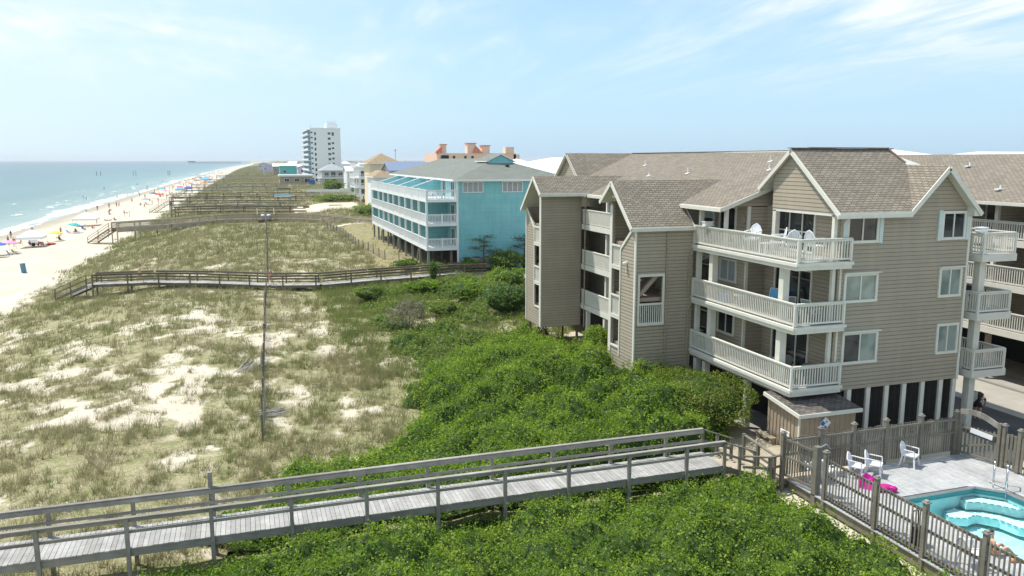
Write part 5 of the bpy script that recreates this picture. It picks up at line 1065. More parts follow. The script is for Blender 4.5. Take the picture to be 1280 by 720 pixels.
for x, w, lb in ((22.75, .6, 'small air conditioning unit at the left foot of the teal wall'), (23.75, 1.35, 'large dark air conditioning unit in the middle of the teal wall foot'), (25.35, .6, 'narrow air conditioning unit nearest the bushes at the teal wall')):
    r = thing('air_conditioner', lb, 'air conditioner', (x, 87.6, .5), 0, 'air conditioners by the teal wall'); m = MB(); m.box(x, x+w, 87.2, 88.0, .55, 1.7)
    for k in range(5): m.box(x+.05, x+w-.05, 87.17, 87.2, .7+k*.2, .78+k*.2)
    m.build('case', 'grey_metal', r); m = MB(); m.lathe((x+w/2, 87.6, 1.7), [(w*.36, 0), (w*.36, .05), (0, .06)], 12); m.build('fan_grille', 'dark_plastic', r)

# ------------------------------------------------------------------ houses farther off
def hip(m, x0, x1, y0, y1, z, h, o=.4, ridge='y'):
    x0 -= o; x1 += o; y0 -= o; y1 += o; cx = (x0+x1)/2; cy = (y0+y1)/2; hw = min(x1-x0, y1-y0)/2
    if ridge == 'y' : a = (cx, y0+hw, z+h); b = (cx, max(y1-hw, y0+hw+.01), z+h)
    else: a = (x0+hw, cy, z+h); b = (max(x1-hw, x0+hw+.01), cy, z+h)
    if ridge == 'y': F = [[(x0, y0, z), (x1, y0, z), a], [(x0, y0, z), a, b, (x0, y1, z)], [(x1, y0, z), (x1, y1, z), b, a], [(x0, y1, z), b, (x1, y1, z)]]
    else: F = [[(x0, y0, z), (x1, y0, z), b, a], [(x0, y0, z), a, (x0, y1, z)], [(x1, y0, z), (x1, y1, z), b], [(x0, y1, z), a, b, (x1, y1, z)]]
    for f in F: m.slab(f, .25)
def house(name, label, x0, x1, y0, y1, zb, ze, wall, roofm, rh, wins=(), kind='hip', ridge='y', group=None, glass='dark_glass', trim='white_paint', decks=(), chimney=None, o=.5):
    t = thing(name, label, 'building', ((x0+x1)/2, (y0+y1)/2, 0), 0, group); m = MB(); m.box(x0, x1, y0, y1, zb, ze)
    if zb > .5:
        for x in (x0+.3, (x0+x1)/2, x1-.3):
            for y in (y0+.3, y1-.3): m.box(x-.2, x+.2, y-.2, y+.2, -1, zb)
    m.build('wall', wall, t); m = MB()
    if kind == 'hip': hip(m, x0, x1, y0, y1, ze, rh, o, ridge)
    elif kind == 'flat': m.box(x0-o, x1+o, y0-o, y1+o, ze, ze+rh)
    else:
        cx = (x0+x1)/2; cy = (y0+y1)/2
        if ridge == 'y': m.slab([(x0-o, y0-o, ze), (cx, y0-o, ze+rh), (cx, y1+o, ze+rh), (x0-o, y1+o, ze)], .2); m.slab([(cx, y0-o, ze+rh), (x1+o, y0-o, ze), (x1+o, y1+o, ze), (cx, y1+o, ze+rh)], .2); m.prism([(x0+.2, y0, ze-.1), (x1-.2, y0, ze-.1), (cx, y0, ze+rh-.3)], (0, y1-y0, 0), 1)
        else: m.slab([(x0-o, y0-o, ze), (x1+o, y0-o, ze), (x1+o, cy, ze+rh), (x0-o, cy, ze+rh)], .2); m.slab([(x0-o, cy, ze+rh), (x1+o, cy, ze+rh), (x1+o, y1+o, ze), (x0-o, y1+o, ze)], .2); m.prism([(x0, y0+.2, ze-.1), (x0, y1-.2, ze-.1), (x0, cy, ze+rh-.3)], (x1-x0, 0, 0), 1)
    m.build('roof', [roofm, wall if kind == 'gable' else 'white_paint'], t)
    for w in wins:                                    # ('y' or 'x', a0, a1, z0, z1)
        if w[0] == 'y': window(t, 'y', y0, -1, w[1], w[2], w[3], w[4], glass, trim, 1, .12, d=.12)
        else: window(t, 'x', x0, -1, w[1], w[2], w[3], w[4], glass, trim, 1, .12, d=.12)
    for (z, dep) in decks:                            # seaward (x0) and near (y0) decks with rails
        d = MB(); d.box(x0-dep, x0, y0, y1, z-.3, z); d.box(x0-dep, x1, y0-dep*.8, y0, z-.297, z-.003); k = d.build('balcony', trim, t); r = MB(); railing(r, (x0-dep, y0-dep*.8), (x0-dep, y1), z, 1.1, .6, .09); railing(r, (x0-dep+.07, y0-dep*.8+.001), (x1, y0-dep*.8+.001), z, 1.098, .6, .09, ends='q'); r.build('railing', trim, k)
    return t
def tower():
    t = thing('hotel_tower', 'tall white beachfront tower rising above the far houses', 'building', (41, 470, 0)); m = MB(); m.box(33.7, 49.8, 455, 512, -1, 29.3); m.build('wall', 'far_white', t)
    m = MB(); m.box(33.5, 50, 454.8, 512.2, 29.3, 29.9); m.build('parapet', 'far_white', t); m = MB(); m.box(42.6, 48.6, 458, 470, 29.9, 32.2); m.box(43.2, 48, 459, 465, 32.2, 33); m.build('rooftop_room', 'far_white', t)
    for k in range(4): m = MB(); m.tube((43.5+k*1.4, 459.5, 32.9), (43.5+k*1.4, 459.5, 34+.5*(k % 2)), .08, 6); m.build('antenna', 'grey_metal', t)
    m = MB(); m.tube((33.9, 455.5, 29.9), (33.9, 455.5, 32.2), .07, 6); m.build('antenna', 'grey_metal', t)
    for k in range(10):
        z = 27.6-k*2.78; window(t, 'y', 455, -1, 35.7, 36.7, z-1.6, z, 'dark_glass', 'far_white', 0, .05, d=.06); window(t, 'y', 455, -1, 33.75, 34.9, z-.6, z+.3, 'dark_glass', 'far_white', 0, .05, d=.06)
        if k < 8: window(t, 'y', 455, -1, 42.9, 44.5, z-1.3, z, 'dark_glass', 'far_white', 1, .05, d=.06)
        if k < 8: window(t, 'y', 455, -1, 45.0, 46.3, z-(3.6 if k else 1.9), z-(2.5 if k else -.1), 'dark_glass', 'far_white', 0 if k else 1, .05, d=.06)
    for k in range(10):
        z = 26.0-k*2.78; m = MB(); m.box(32.3, 33.5, 456, 511, z, z+.35); m.box(32.2, 32.4, 456, 511, z+.35, z+1.3); d = m.build('balcony', 'far_white', t)
        g = MB(); g.box(33.5, 33.69, 456.05, 511, z+.4, z+2.75); g.build('sliding_door', 'slate_blue', d)  # dark blue-grey sheet paints the shade of the balcony recess
    m = MB(); m.box(32.2, 33.7, 456, 511, 28.8, 29.3); m.build('roof_slab', 'far_white', t)
tower()
house('beach_house', 'grey gabled beach house in front of the white tower with dark screened porches', 33.5, 44.2, 390, 404, 1.0, 7.9, 'grey_wall', 'grey_roof', 3.2, [('y', 34.6, 36.8, 4.8, 7.0), ('y', 37.6, 40, 4.6, 7.4), ('y', 37.6, 40, 1.4, 4), ('y', 41, 43.2, 4.8, 7.0), ('y', 34.6, 36.8, 1.6, 3.8)], 'hip', 'y', decks=((4.3, 1.2),), trim='white_paint')
house('beach_house', 'teal walled house with a white roof left of the white tower', 20.9, 36, 560, 575, .5, 8.9, 'teal_wall', 'white_metal_roof', 2.4, [('y', 23, 25, 4, 6)], 'hip', 'x')
house('beach_house', 'pale lilac house with a white gabled roof below the white tower', 30.2, 40.2, 520, 532, .5, 8.2, 'lilac_wall', 'white_metal_roof', 1.7, [('y', 32, 33.5, 5, 7), ('y', 35.5, 37, 5, 7)], 'gable', 'y')
house('beach_pavilion', 'long low brown building with a flat white roof beside the dunes', 15.8, 32.2, 430, 440, -.5, 4.3, 'brown_wall', 'white_paint', .9, [('y', 18, 20.5, 1.5, 3.3), ('y', 23, 25.5, 1.5, 3.3), ('y', 28, 31, 1, 3.3)], 'flat')
house('beach_house', 'narrow white house with a white roof right of the grey beach house', 38.2, 42.4, 330, 342, 1, 8.2, 'far_white', 'white_metal_roof', 1.9, [('y', 38.7, 40, 5.5, 7.4), ('y', 40.6, 42, 5.5, 7.4), ('y', 38.7, 40, 2, 4)], 'gable', 'x')
t = house('beach_house', 'tall white house with stacked decks and railings left of the teal building', 30.9, 36.5, 237, 250, 2.2, 10.3, 'far_white', 'white_metal_roof', .5, [('y', 31.3, 33.2, 2.8, 4.4), ('y', 33.8, 35.9, 2.8, 4.4), ('y', 31.3, 33.2, 5.4, 7.2), ('y', 33.8, 35.9, 5.4, 7.2), ('y', 31.3, 33.2, 8.0, 9.6), ('y', 33.8, 35.9, 8.0, 9.6), ('x', 238, 241, 5.4, 7.4), ('x', 244, 247, 5.4, 7.4), ('x', 238, 241, 2.8, 4.4)], 'flat', decks=((4.9, 1.3), (7.6, 1.3), (10.8, 1.0)))
house('beach_house', 'cream house under a steep tan hip roof beyond the teal building', 28.9, 36, 201, 211, 1, 11.9, 'cream_wall', 'gold_shingle', 2.4, [('y', 31, 32.6, 8.5, 10)], 'hip', o=.8)
house('beach_house', 'low house with a slate blue roof between the cream house and the teal building', 31.4, 41, 185, 197, 1, 10.3, 'grey_wall', 'blue_roof', 1.9, [('y', 32.5, 34, 7.5, 9)], 'gable', 'x')
house('beach_house', 'white porch house peeking behind the teal balconies', 27.5, 31.3, 184, 196, 1, 8.9, 'far_white', 'gold_shingle', 1.4, [('y', 27.9, 29, 6, 8), ('y', 29.6, 30.9, 6, 8)], 'hip')
def coral():
    t = thing('hotel', 'coral pink hotel with turrets and red roof pieces rising behind the teal building', 'building', (84, 300, 0)); m = MB(); m.box(69, 100, 300, 325, 0, 15.2); m.box(70.3, 72.3, 300.5, 303, 15.2, 18.3); m.box(80.5, 83.8, 300.3, 304, 15.2, 18.8); m.box(86.5, 89.6, 301, 304, 15.2, 18.0); m.box(95.6, 99, 299.5, 303, 15.2, 17.6); m.build('wall', 'coral_wall', t)
    m = MB(); m.prism([(69.2, 299.6, 15.0), (70.4, 299.6, 17.7), (70.4, 303, 17.7), (69.2, 303, 15.0)], (-.4, 0, 0)); m.prism([(67.6, 299.5, 15.4), (70.3, 299.5, 17.8), (70.3, 299.5, 15.4)], (0, 3, 0)); m.prism([(83.8, 299.8, 18.0), (86.6, 299.8, 15.2), (82.6, 299.8, 15.2), (82.6, 299.8, 16)], (0, 3, 0)); m.box(70, 72.6, 300.2, 303.3, 18.3, 18.6); m.box(80.2, 84.1, 300, 304.3, 18.8, 19.1); m.box(86.2, 89.9, 300.7, 304.3, 18, 18.3); m.build('roof', 'coral_roof', t)
    for x in (69.8, 74.5, 79, 81.8, 92, 94): window(t, 'y', 300, -1, x, x+1.2, 12.9, 14.3, 'dark_glass', 'coral_wall', 0, .1, d=.1)
    m = MB(); m.box(70.4, 73, 299.6, 300, 12.5, 14.4); m.build('balcony', 'dark_void', t); m = MB(); m.box(99, 101.5, 300, 303, 10, 14.8); m.build('balcony', 'coral_wall', t)
coral()
house('warehouse', 'long building with a wide white metal roof between the teal and tan buildings', 52, 86, 160, 190, 0, 9.9, 'far_white', 'white_metal_roof', 3.3, [], 'hip', 'x')
house('house', 'cream roofed house just behind the wide white metal roof', 74, 88, 235, 250, 0, 10.5, 'cream_wall', 'white_metal_roof', 2.6, [], 'hip', 'x')
house('house', 'small grey gabled house at the right end of the wide white roof', 84, 92, 205, 215, 0, 10.6, 'grey_wall', 'grey_roof', 2.4, [], 'gable', 'y')
house('warehouse', 'white metal roof showing above the tan building ridge', 136, 166, 150, 176, 0, 12.6, 'far_white', 'white_metal_roof', 2.7, [], 'hip', 'x')
house('warehouse', 'white metal roof at the right edge above the second tan building', 168, 220, 150, 176, 0, 12.6, 'far_white', 'white_metal_roof', 2.2, [], 'hip', 'x')
m = MB(); m.box(29.2, 32.0, 413, 416, -.2, 2.6); m.box(29.0, 32.2, 412.8, 416.2, 2.6, 2.85); tag(m.build('portable_toilet', 'blue_plastic', None, (30.6, 414.5, 0)), 'bright blue cabin beside the low white roofed building', 'cabin')
t = thing('mast', 'thin far mast above the roofs left of the coral hotel', 'mast', (123, 700, 0)); m = MB(); m.tube((123, 700, 0), (123, 700, 21.5), .35, 6, .2); m.build('pole', 'grey_metal', t); m = MB(); m.box(122.4, 123.6, 699.6, 700.4, 20.2, 21.6); m.build('antenna', 'grey_metal', t)
WCOL = ('far_white', 'cream_wall', 'grey_wall', 'lilac_wall', 'far_white', 'brown_wall'); RCOL = ('white_metal_roof', 'grey_roof', 'white_metal_roof', 'gold_shingle', 'blue_roof', 'white_metal_roof')
far_spots = [(40, 640), (57, 610), (75, 560), (62, 500), (80, 470), (92, 610), (50, 720), (60, 820), (28, 900), (95, 520), (110, 640), (104, 420), (70, 700), (120, 760), (88, 820), (150, 700), (180, 640), (210, 560), (240, 700), (160, 900), (30, 760), (14, 1050), (26, 1220), (20, 680), (70, 1000), (250, 480), (210, 430), (290, 560), (46, 560), (52, 470), (66, 440), (58, 395), (70, 370), (88, 385), (100, 355), (118, 330), (52, 900), (40, 1000), (22, 900), (15, 820), (34, 1150), (60, 1250), (90, 1100), (130, 1000), (135, 560), (160, 480)]
for i, (x, y) in enumerate(far_spots):
    w = random.uniform(9, 15); h = random.uniform(7, 11.2)
    house('house', 'small pale house in the hazy distant town', x, x+w, y, y+12, 0, h*.8, WCOL[i % 6], RCOL[(i*5+1) % 6], h*.24, [('y', x+1.2, x+2.8, h*.4, h*.62), ('y', x+w*.6, x+w*.6+1.6, h*.4, h*.62)], ('hip', 'gable')[i % 2], ('x', 'y')[i % 3 == 0], 'houses of the distant town')
def forest():
    P = []; n = 26000; x = NP.uniform(-20, 2600, n); y = 900+np.abs(NP.normal(0, 1, n))*900+.0*x; k = (x > 40+.02*y) & (x > coast(y)+70); x, y = x[k], y[k]
    h = 3.2+7.5*fbm(x/90, y/90, 401, 3); z = NP.uniform(0, 1, len(x))**.6*h; sz = NP.uniform(1.6, 3.6, len(x)); C0 = np.stack([x, y, z], 1); d = NP.normal(0, 1, (len(x), 3)); d[:, 1] -= 1.0; d[:, 2] += .5
    d /= np.linalg.norm(d, axis=1)[:, None]; return tag(quads_mesh('far_wood', leaf_quads(C0, d, sz, .4, .8), 'far_forest_leaf'), 'dark strip of distant woods on the horizon behind the town', 'woods', None, 'stuff')
forest()
m = MB(); m.box(-230, -20, 3640, 3660, 2.5, 4.0); m.box(-235, -205, 3630, 3672, 4.0, 7.5)
for k in range(22): m.box(-228+k*9.6, -226.5+k*9.6, 3640, 3660, -8, 2.5)
tag(m.build('fishing_pier', 'brown_wood', None, (-120, 3650, 0)), 'tiny fishing pier on the horizon at the left', 'pier')
for i, (x, y) in enumerate(((-148.2, 930), (-144.4, 929), (-113.3, 927), (-110.7, 927), (-80.7, 940), (-79.0, 940))):
    m = MB(); m.tube((x, y, -6), (x, y, 1.15), .24, 8, .20); m.tube((x, y, .5), (x, y, .8), .27, 8); tag(m.build('piling', 'dark_rail_wood', None, (x, y, -3.6)), ('leftmost lone piling standing in the sea', 'second piling from the left in the sea', 'left piling of the middle pair in the sea', 'right piling of the middle pair in the sea', 'left piling of the pair nearest the beach', 'right piling of the pair nearest the beach')[i], 'piling', 'pilings in the sea')

# ------------------------------------------------------------------ shrubs, trees
shrub('bush', 'broad rounded shrub with browning leaves beside the boardwalk end and the tan building', 'shrub', (19.55, 31.5, 0), 2.35, 3.1, 2.95, 'brownish_leaf', 11500, .095, lump=.22, low=.05)
shrub('bush', 'clipped round green shrub beside the near stair tower', 'shrub', (20.6, 45.6, 0), .95, .95, 2.3, 'shrub_leaf', 2600, .10, lump=.12, low=.05)
shrub('bush', 'grey twiggy half dead bush standing in the grass', 'shrub', (11.15, 59.8, -.3), 1.7, 1.6, 2.7, 'grey_twig', 4200, .10, lump=.3, trunk='grey_bark', core=False)
for i, (x, y, rx, h, mt, lb) in enumerate(((20.2, 63.0, 2.3, 3.0, 'dark_leaf', 'large dark green shrub against the far stair tower'), (19.0, 71, 2.2, 1.9, 'shrub_leaf', 'mid green shrub before the dark one, left of the tower'), (15.8, 76.2, 1.9, 1.3, 'shrub_leaf', 'low green shrub under the middle boardwalk'), (15.0, 64.2, 1.6, 1.3, 'rough_leaf', 'small light green shrub right of the grey twiggy bush'), (10.2, 73.5, 1.6, 1.4, 'rough_leaf', 'low green shrub left of the grey twiggy bush'), (24.5, 76, 2.4, 2.3, 'shrub_leaf', 'bright green shrub beyond the far stair tower'))):
    shrub('bush', lb, 'shrub', (x, y, -.1), rx, rx, h, mt, 2600, .17, 'shrubs before the middle boardwalk', lump=.4)
for x, y, rx, h, mt, lb in ((27.4, 86.0, 2.4, 2.6, 'rough_leaf', 'wide olive bush at the foot of the teal wall'), (23.4, 86.5, 1.2, 1.6, 'rough_leaf', 'small bush at the left corner of the teal wall'), (19.6, 86.8, 1.3, 1.2, 'shrub_leaf', 'low green bush by the boardwalk before the teal stilts'), (30.2, 85.8, 1.4, 2.0, 'dark_leaf', 'dark bush right of the olive bush by the teal wall'), (16.8, 90.5, 1.6, 1.2, 'rough_leaf', 'low bush at the edge of the teal building yard')):
    shrub('bush', lb, 'shrub', (x, y, .3), rx, rx*.8, h, mt, 2600, .2, 'bushes by the teal building', lump=.35)
def pine(label, x, y, z, h, n):
    t = thing('pine_tree', label, 'tree', (x, y, z), 0, 'wind-bent pines by the teal wall'); m = MB(); m.tube((x, y, z-.2), (x+.2, y, z+h*.95), .14, 8, .05); L = []
    for k in range(6):
        a = k*2.4; zz = z+h*(.48+.085*k); ln = h*.30*(1-.07*k); e = (x+ln*math.cos(a), y+ln*math.sin(a), zz+.2); m.tube((x+.1, y, zz-.1), e, .05, 6, .02)
        q = NP.normal(0, 1, (n//9, 3))*np.array([.40, .40, .09])*h*.27+np.array([x+ln*.75*math.cos(a), y+ln*.75*math.sin(a), zz+.22]); L.append(q)
    m.build('trunk', 'bark', t); P = np.concatenate(L); quads_mesh('crown', leaf_quads(P, np.tile([0, 0, 1.], (len(P), 1)), np.full(len(P), .15), .6, .4), 'pine_leaf', t)
pine('dark small pine with flat layered branches before the teal wall', 24.9, 86.6, .4, 3.9, 2400); pine('second dark pine at the right end of the teal wall beside the tower', 29.9, 86.9, .4, 3.9, 2200)
shrub('bush', 'narrow upright green bush in front of the middle boardwalk', 'shrub', (18.3, 82.6, 0), .55, .55, 2.3, 'dark_leaf', 900, .15, lump=.3)
shrub('bush', 'round bright green bush below the grey beach house', 'shrub', (32.5, 330, 0), 4.5, 4, 5.2, 'rough_leaf', 2200, .55)
shrub('bush', 'dark palms and bushes below the narrow white house', 'shrub', (38.6, 300, 0), 2.6, 2.6, 4.4, 'dark_leaf', 1400, .5)
shrub('bush', 'wide flat bright green thicket between the sandy lot and the teal building', 'shrub', (28, 182, 0), 6.5, 10, 3.0, 'rough_leaf', 5200, .4, lump=.4)
shrub('bush', 'low green thicket behind the sandy lot', 'shrub', (25, 246, 0), 7, 6, 2.6, 'rough_leaf', 3600, .45, lump=.4)
m = MB(); c = (34.3, 86.6, .4); m.lathe((c[0], c[1], 2.2), [(1.5, 0), (.9, .45), (0, .7)], 10); q = m.build('canopy', 'white_cloth', thing('parasol', 'white garden parasol half hidden beside the teal wall', 'parasol', c)); m = MB(); m.tube(c, (c[0], c[1], 2.9), .04, 8); m.build('pole', 'steel', q.parent)
shrub('bush', 'green shrub behind the driveway fence at the right edge', 'shrub', (31.0, 23.4, 0), .9, .9, 1.3, 'shrub_leaf', 1500, .08)

# ------------------------------------------------------------------ people
J0 = dict(pel=(0, 0, .95), spi=(0, .0, 1.14), che=(0, .01, 1.33), nec=(0, .01, 1.49), hea=(0, .02, 1.60), top=(0, .01, 1.73), nos=(0, .115, 1.60),
          shl=(-.17, 0, 1.43), ell=(-.23, -.02, 1.15), wrl=(-.24, .05, .91), hal=(-.24, .08, .82), shr=(.17, 0, 1.43), elr=(.23, -.02, 1.15), wrr=(.24, .05, .91), har=(.24, .08, .82),
          hil=(-.09, 0, .90), knl=(-.10, .02, .49), anl=(-.10, -.01, .08), tol=(-.10, .15, .035), hir=(.09, 0, .90), knr=(.10, .02, .49), anr=(.10, -.01, .08), tor=(.10, .15, .035))
RAD = dict(pel=(.15, .11), spi=(.125, .095), che=(.15, .105), nec=(.055, .055), hea=(.085, .10), top=(.06, .07), nos=(.016, .016), sh=(.065, .065), el=(.042, .042), wr=(.03, .03), ha=(.035, .022), hi=(.095, .10), kn=(.06, .06), an=(.042, .042), to=(.038, .025))
EDG = [('pel', 'spi'), ('spi', 'che'), ('che', 'nec'), ('nec', 'hea'), ('hea', 'top'), ('hea', 'nos'), ('che', 'shl'), ('shl', 'ell'), ('ell', 'wrl'), ('wrl', 'hal'), ('che', 'shr'), ('shr', 'elr'), ('elr', 'wrr'), ('wrr', 'har'),
       ('pel', 'hil'), ('hil', 'knl'), ('knl', 'anl'), ('anl', 'tol'), ('pel', 'hir'), ('hir', 'knr'), ('knr', 'anr'), ('anr', 'tor')]
POSE = dict(stand={}, walk=dict(knl=(-.10, .17, .53), anl=(-.10, .26, .10), tol=(-.10, .40, .08), knr=(.10, -.03, .49), anr=(.10, -.27, .12), tor=(.10, -.15, .035), ell=(-.24, -.14, 1.18), wrl=(-.25, -.16, .93), hal=(-.25, -.15, .84), elr=(.24, .10, 1.17), wrr=(.23, .28, .99), har=(.22, .34, .93)),
            sit=dict(pel=(0, 0, .14), spi=(0, -.05, .33), che=(0, -.07, .52), nec=(0, -.05, .68), hea=(0, -.03, .79), top=(0, -.04, .92), nos=(0, .065, .79), shl=(-.17, -.07, .62), ell=(-.25, -.10, .34), wrl=(-.22, .12, .30), hal=(-.18, .22, .32), shr=(.17, -.07, .62), elr=(.25, -.10, .34), wrr=(.22, .12, .30), har=(.18, .22, .32), hil=(-.09, .05, .13), knl=(-.13, .42, .36), anl=(-.13, .72, .08), tol=(-.13, .86, .06), hir=(.09, .05, .13), knr=(.13, .42, .36), anr=(.13, .72, .08), tor=(.13, .86, .06)),
            lie=dict(pel=(0, 0, .14), spi=(0, -.18, .20), che=(0, -.36, .26), nec=(0, -.50, .33), hea=(0, -.60, .39), top=(0, -.71, .45), nos=(0, -.56, .50), shl=(-.17, -.42, .27), ell=(-.26, -.22, .10), wrl=(-.24, .02, .09), hal=(-.23, .10, .09), shr=(.17, -.42, .27), elr=(.26, -.22, .10), wrr=(.24, .02, .09), har=(.23, .10, .09), hil=(-.09, .05, .13), knl=(-.12, .45, .13), anl=(-.12, .85, .08), tol=(-.13, .93, .18), hir=(.09, .05, .13), knr=(.12, .43, .26), anr=(.12, .78, .08), tor=(.12, .92, .06)),
            bend=dict(pel=(0, -.10, .92), spi=(0, .04, 1.05), che=(0, .22, 1.13), nec=(0, .38, 1.16), hea=(0, .48, 1.14), top=(0, .58, 1.20), nos=(0, .53, 1.04), shl=(-.17, .30, 1.12), ell=(-.20, .40, .86), wrl=(-.12, .50, .68), hal=(-.08, .54, .61), shr=(.17, .30, 1.12), elr=(.20, .40, .86), wrr=(.12, .50, .68), har=(.08, .54, .61), hil=(-.10, -.10, .88), hir=(.10, -.10, .88)))
def skin_mesh(name, J, edges, radf, sub=1):
    names = sorted({n for e in edges for n in e}); ix = {n: i for i, n in enumerate(names)}
    me = bpy.data.meshes.new(name); me.from_pydata([J[n] for n in names], [(ix[a], ix[b]) for a, b in edges], []); o = bpy.data.objects.new(name, me); COL.objects.link(o)
    md = o.modifiers.new('Skin', 'SKIN'); sk = me.skin_vertices[0].data if me.skin_vertices else None
    if sk is None:
        bm = bmesh.new(); bm.from_mesh(me); bm.verts.layers.skin.verify(); bm.to_mesh(me); bm.free(); sk = me.skin_vertices[0].data
    for n, i in ix.items(): sk[i].radius = radf(n); sk[i].use_root = (n == names[0] if 'pel' not in ix else n == 'pel')
    s = o.modifiers.new('Sub', 'SUBSURF'); s.levels = sub; s.render_levels = sub
    dg = bpy.context.evaluated_depsgraph_get(); r = bpy.data.meshes.new_from_object(o.evaluated_get(dg)); bpy.data.objects.remove(o); bpy.data.meshes.remove(me); r.polygons.foreach_set('use_smooth', [True]*len(r.polygons)); return r
def rbase(n): return RAD.get(n) or RAD[n[:2]]
PROTO = {}
def person_proto(pose, dress):
    J = dict(J0); J.update(POSE[pose]); fem = dress in ('bikini', 'swimsuit')
    body = skin_mesh('body', J, EDG, lambda n: tuple(v*(.92 if fem else 1) for v in rbase(n)), 2)
    lerp = lambda a, b, t: tuple(x+(y-x)*t for x, y in zip(a, b)); K = dict(J); K['tl'] = lerp(J['hil'], J['knl'], .55 if dress != 'swimsuit' else .14); K['tr'] = lerp(J['hir'], J['knr'], .55 if dress != 'swimsuit' else .14); K['wa'] = lerp(J['pel'], J['spi'], .45)
    E = [('wa', 'pel'), ('pel', 'hil'), ('hil', 'tl'), ('pel', 'hir'), ('hir', 'tr')]
    f = lambda n: {'wa': (.145, .115), 'tl': (.098, .098), 'tr': (.098, .098)}.get(n) or tuple(v*1.14 for v in rbase(n))
    if dress in ('shirt', 'swimsuit'):
        K['ea'] = lerp(J['shl'], J['ell'], .6); K['eb'] = lerp(J['shr'], J['elr'], .6); T = [('pel', 'spi'), ('spi', 'che'), ('che', 'shl'), ('che', 'shr')]
        if dress == 'shirt': T += [('shl', 'ea'), ('shr', 'eb')]
        g = lambda n: (.06, .06) if n in ('ea', 'eb') else tuple(v*1.13 for v in rbase(n))
        top = skin_mesh('shirt', K, T, g, 1)
    else: top = None
    legs = skin_mesh('shorts', K, E, f, 1)
    H = dict(a=J['hea'], b=J['top']); d = Vector(J['top'])-Vector(J['hea']); back = (Vector(J['hea'])-Vector(J['nos'])).normalized(); H['a'] = tuple(Vector(J['hea'])+d*.35+back*.03); H['b'] = tuple(Vector(J['top'])+back*.015+d*.08)
    hair = skin_mesh('hair', H, [('a', 'b')], lambda n: (.095, .105) if n == 'a' else (.07, .08), 1)
    return body, legs, top, hair
def person(label, loc, rz, pose='stand', dress='shorts', skin='skin', bottom='navy_cloth', top='white_cloth', hair='hair', scale=1., group=None):
    key = (pose, dress)
    if key not in PROTO: PROTO[key] = person_proto(pose, dress)
    body, legs, tp, hr = PROTO[key]; r = thing('person', label, 'person', loc, rz, group); r.scale = (scale,)*3
    b = None
    for me, nm, mt in ((body, 'body', skin), (legs, 'shorts', bottom), (tp, 'shirt' if dress == 'shirt' else 'swimsuit_top', top), (hr, 'hair', hair)):
        if me is None: continue
        if not me.materials: me.materials.append(MATS[mt])
        o = bpy.data.objects.new(nm, me); COL.objects.link(o); o.parent = r; o.material_slots[0].link = 'OBJECT'; o.material_slots[0].material = MATS[mt]
    return r
def gz(x, y): return float(ground_z(np.array([x], float), np.array([y], float))[0])
person('shirtless man in light shorts walking on the middle boardwalk', (-11.0, 89.7, .22), R(75), 'walk', 'shorts', 'skin', 'khaki_cloth')
person('small walker in a red swimsuit on the middle boardwalk beside the slat fence', (1.75, 84.3, .16), R(60), 'walk', 'swimsuit', 'skin', 'red_cloth', 'red_cloth')
p = person('person in a blue cap bending forward beside the corner post on the driveway', (33.6, 28.9, .02), R(-65), 'bend', 'shirt', 'skin', 'black_cloth', 'black_cloth', 'blue_cloth')
m = MB(); m.ball((33.72, 29.02, 1.28), .19, .2, .16, 10, 7); tag(m.build('backpack', 'dark_plastic', None, (33.72, 29.02, 1.1), True), 'dark backpack on the back of the bending person', 'backpack')
person('dark haired swimmer sitting on the pool edge behind the near picket fence', (21.75, 17.75, .30), R(-100), 'sit', 'swimsuit', 'skin', 'orange_cloth', 'orange_cloth')
m = MB(); m.tube((21.85, 17.15, .47), (22.15, 17.1, .47), .07, 10); tag(m.build('pool_noodle', 'orange_cloth', None, (21.95, 17.15, .4), True), 'small orange pool toy beside the sitting swimmer', 'toy')
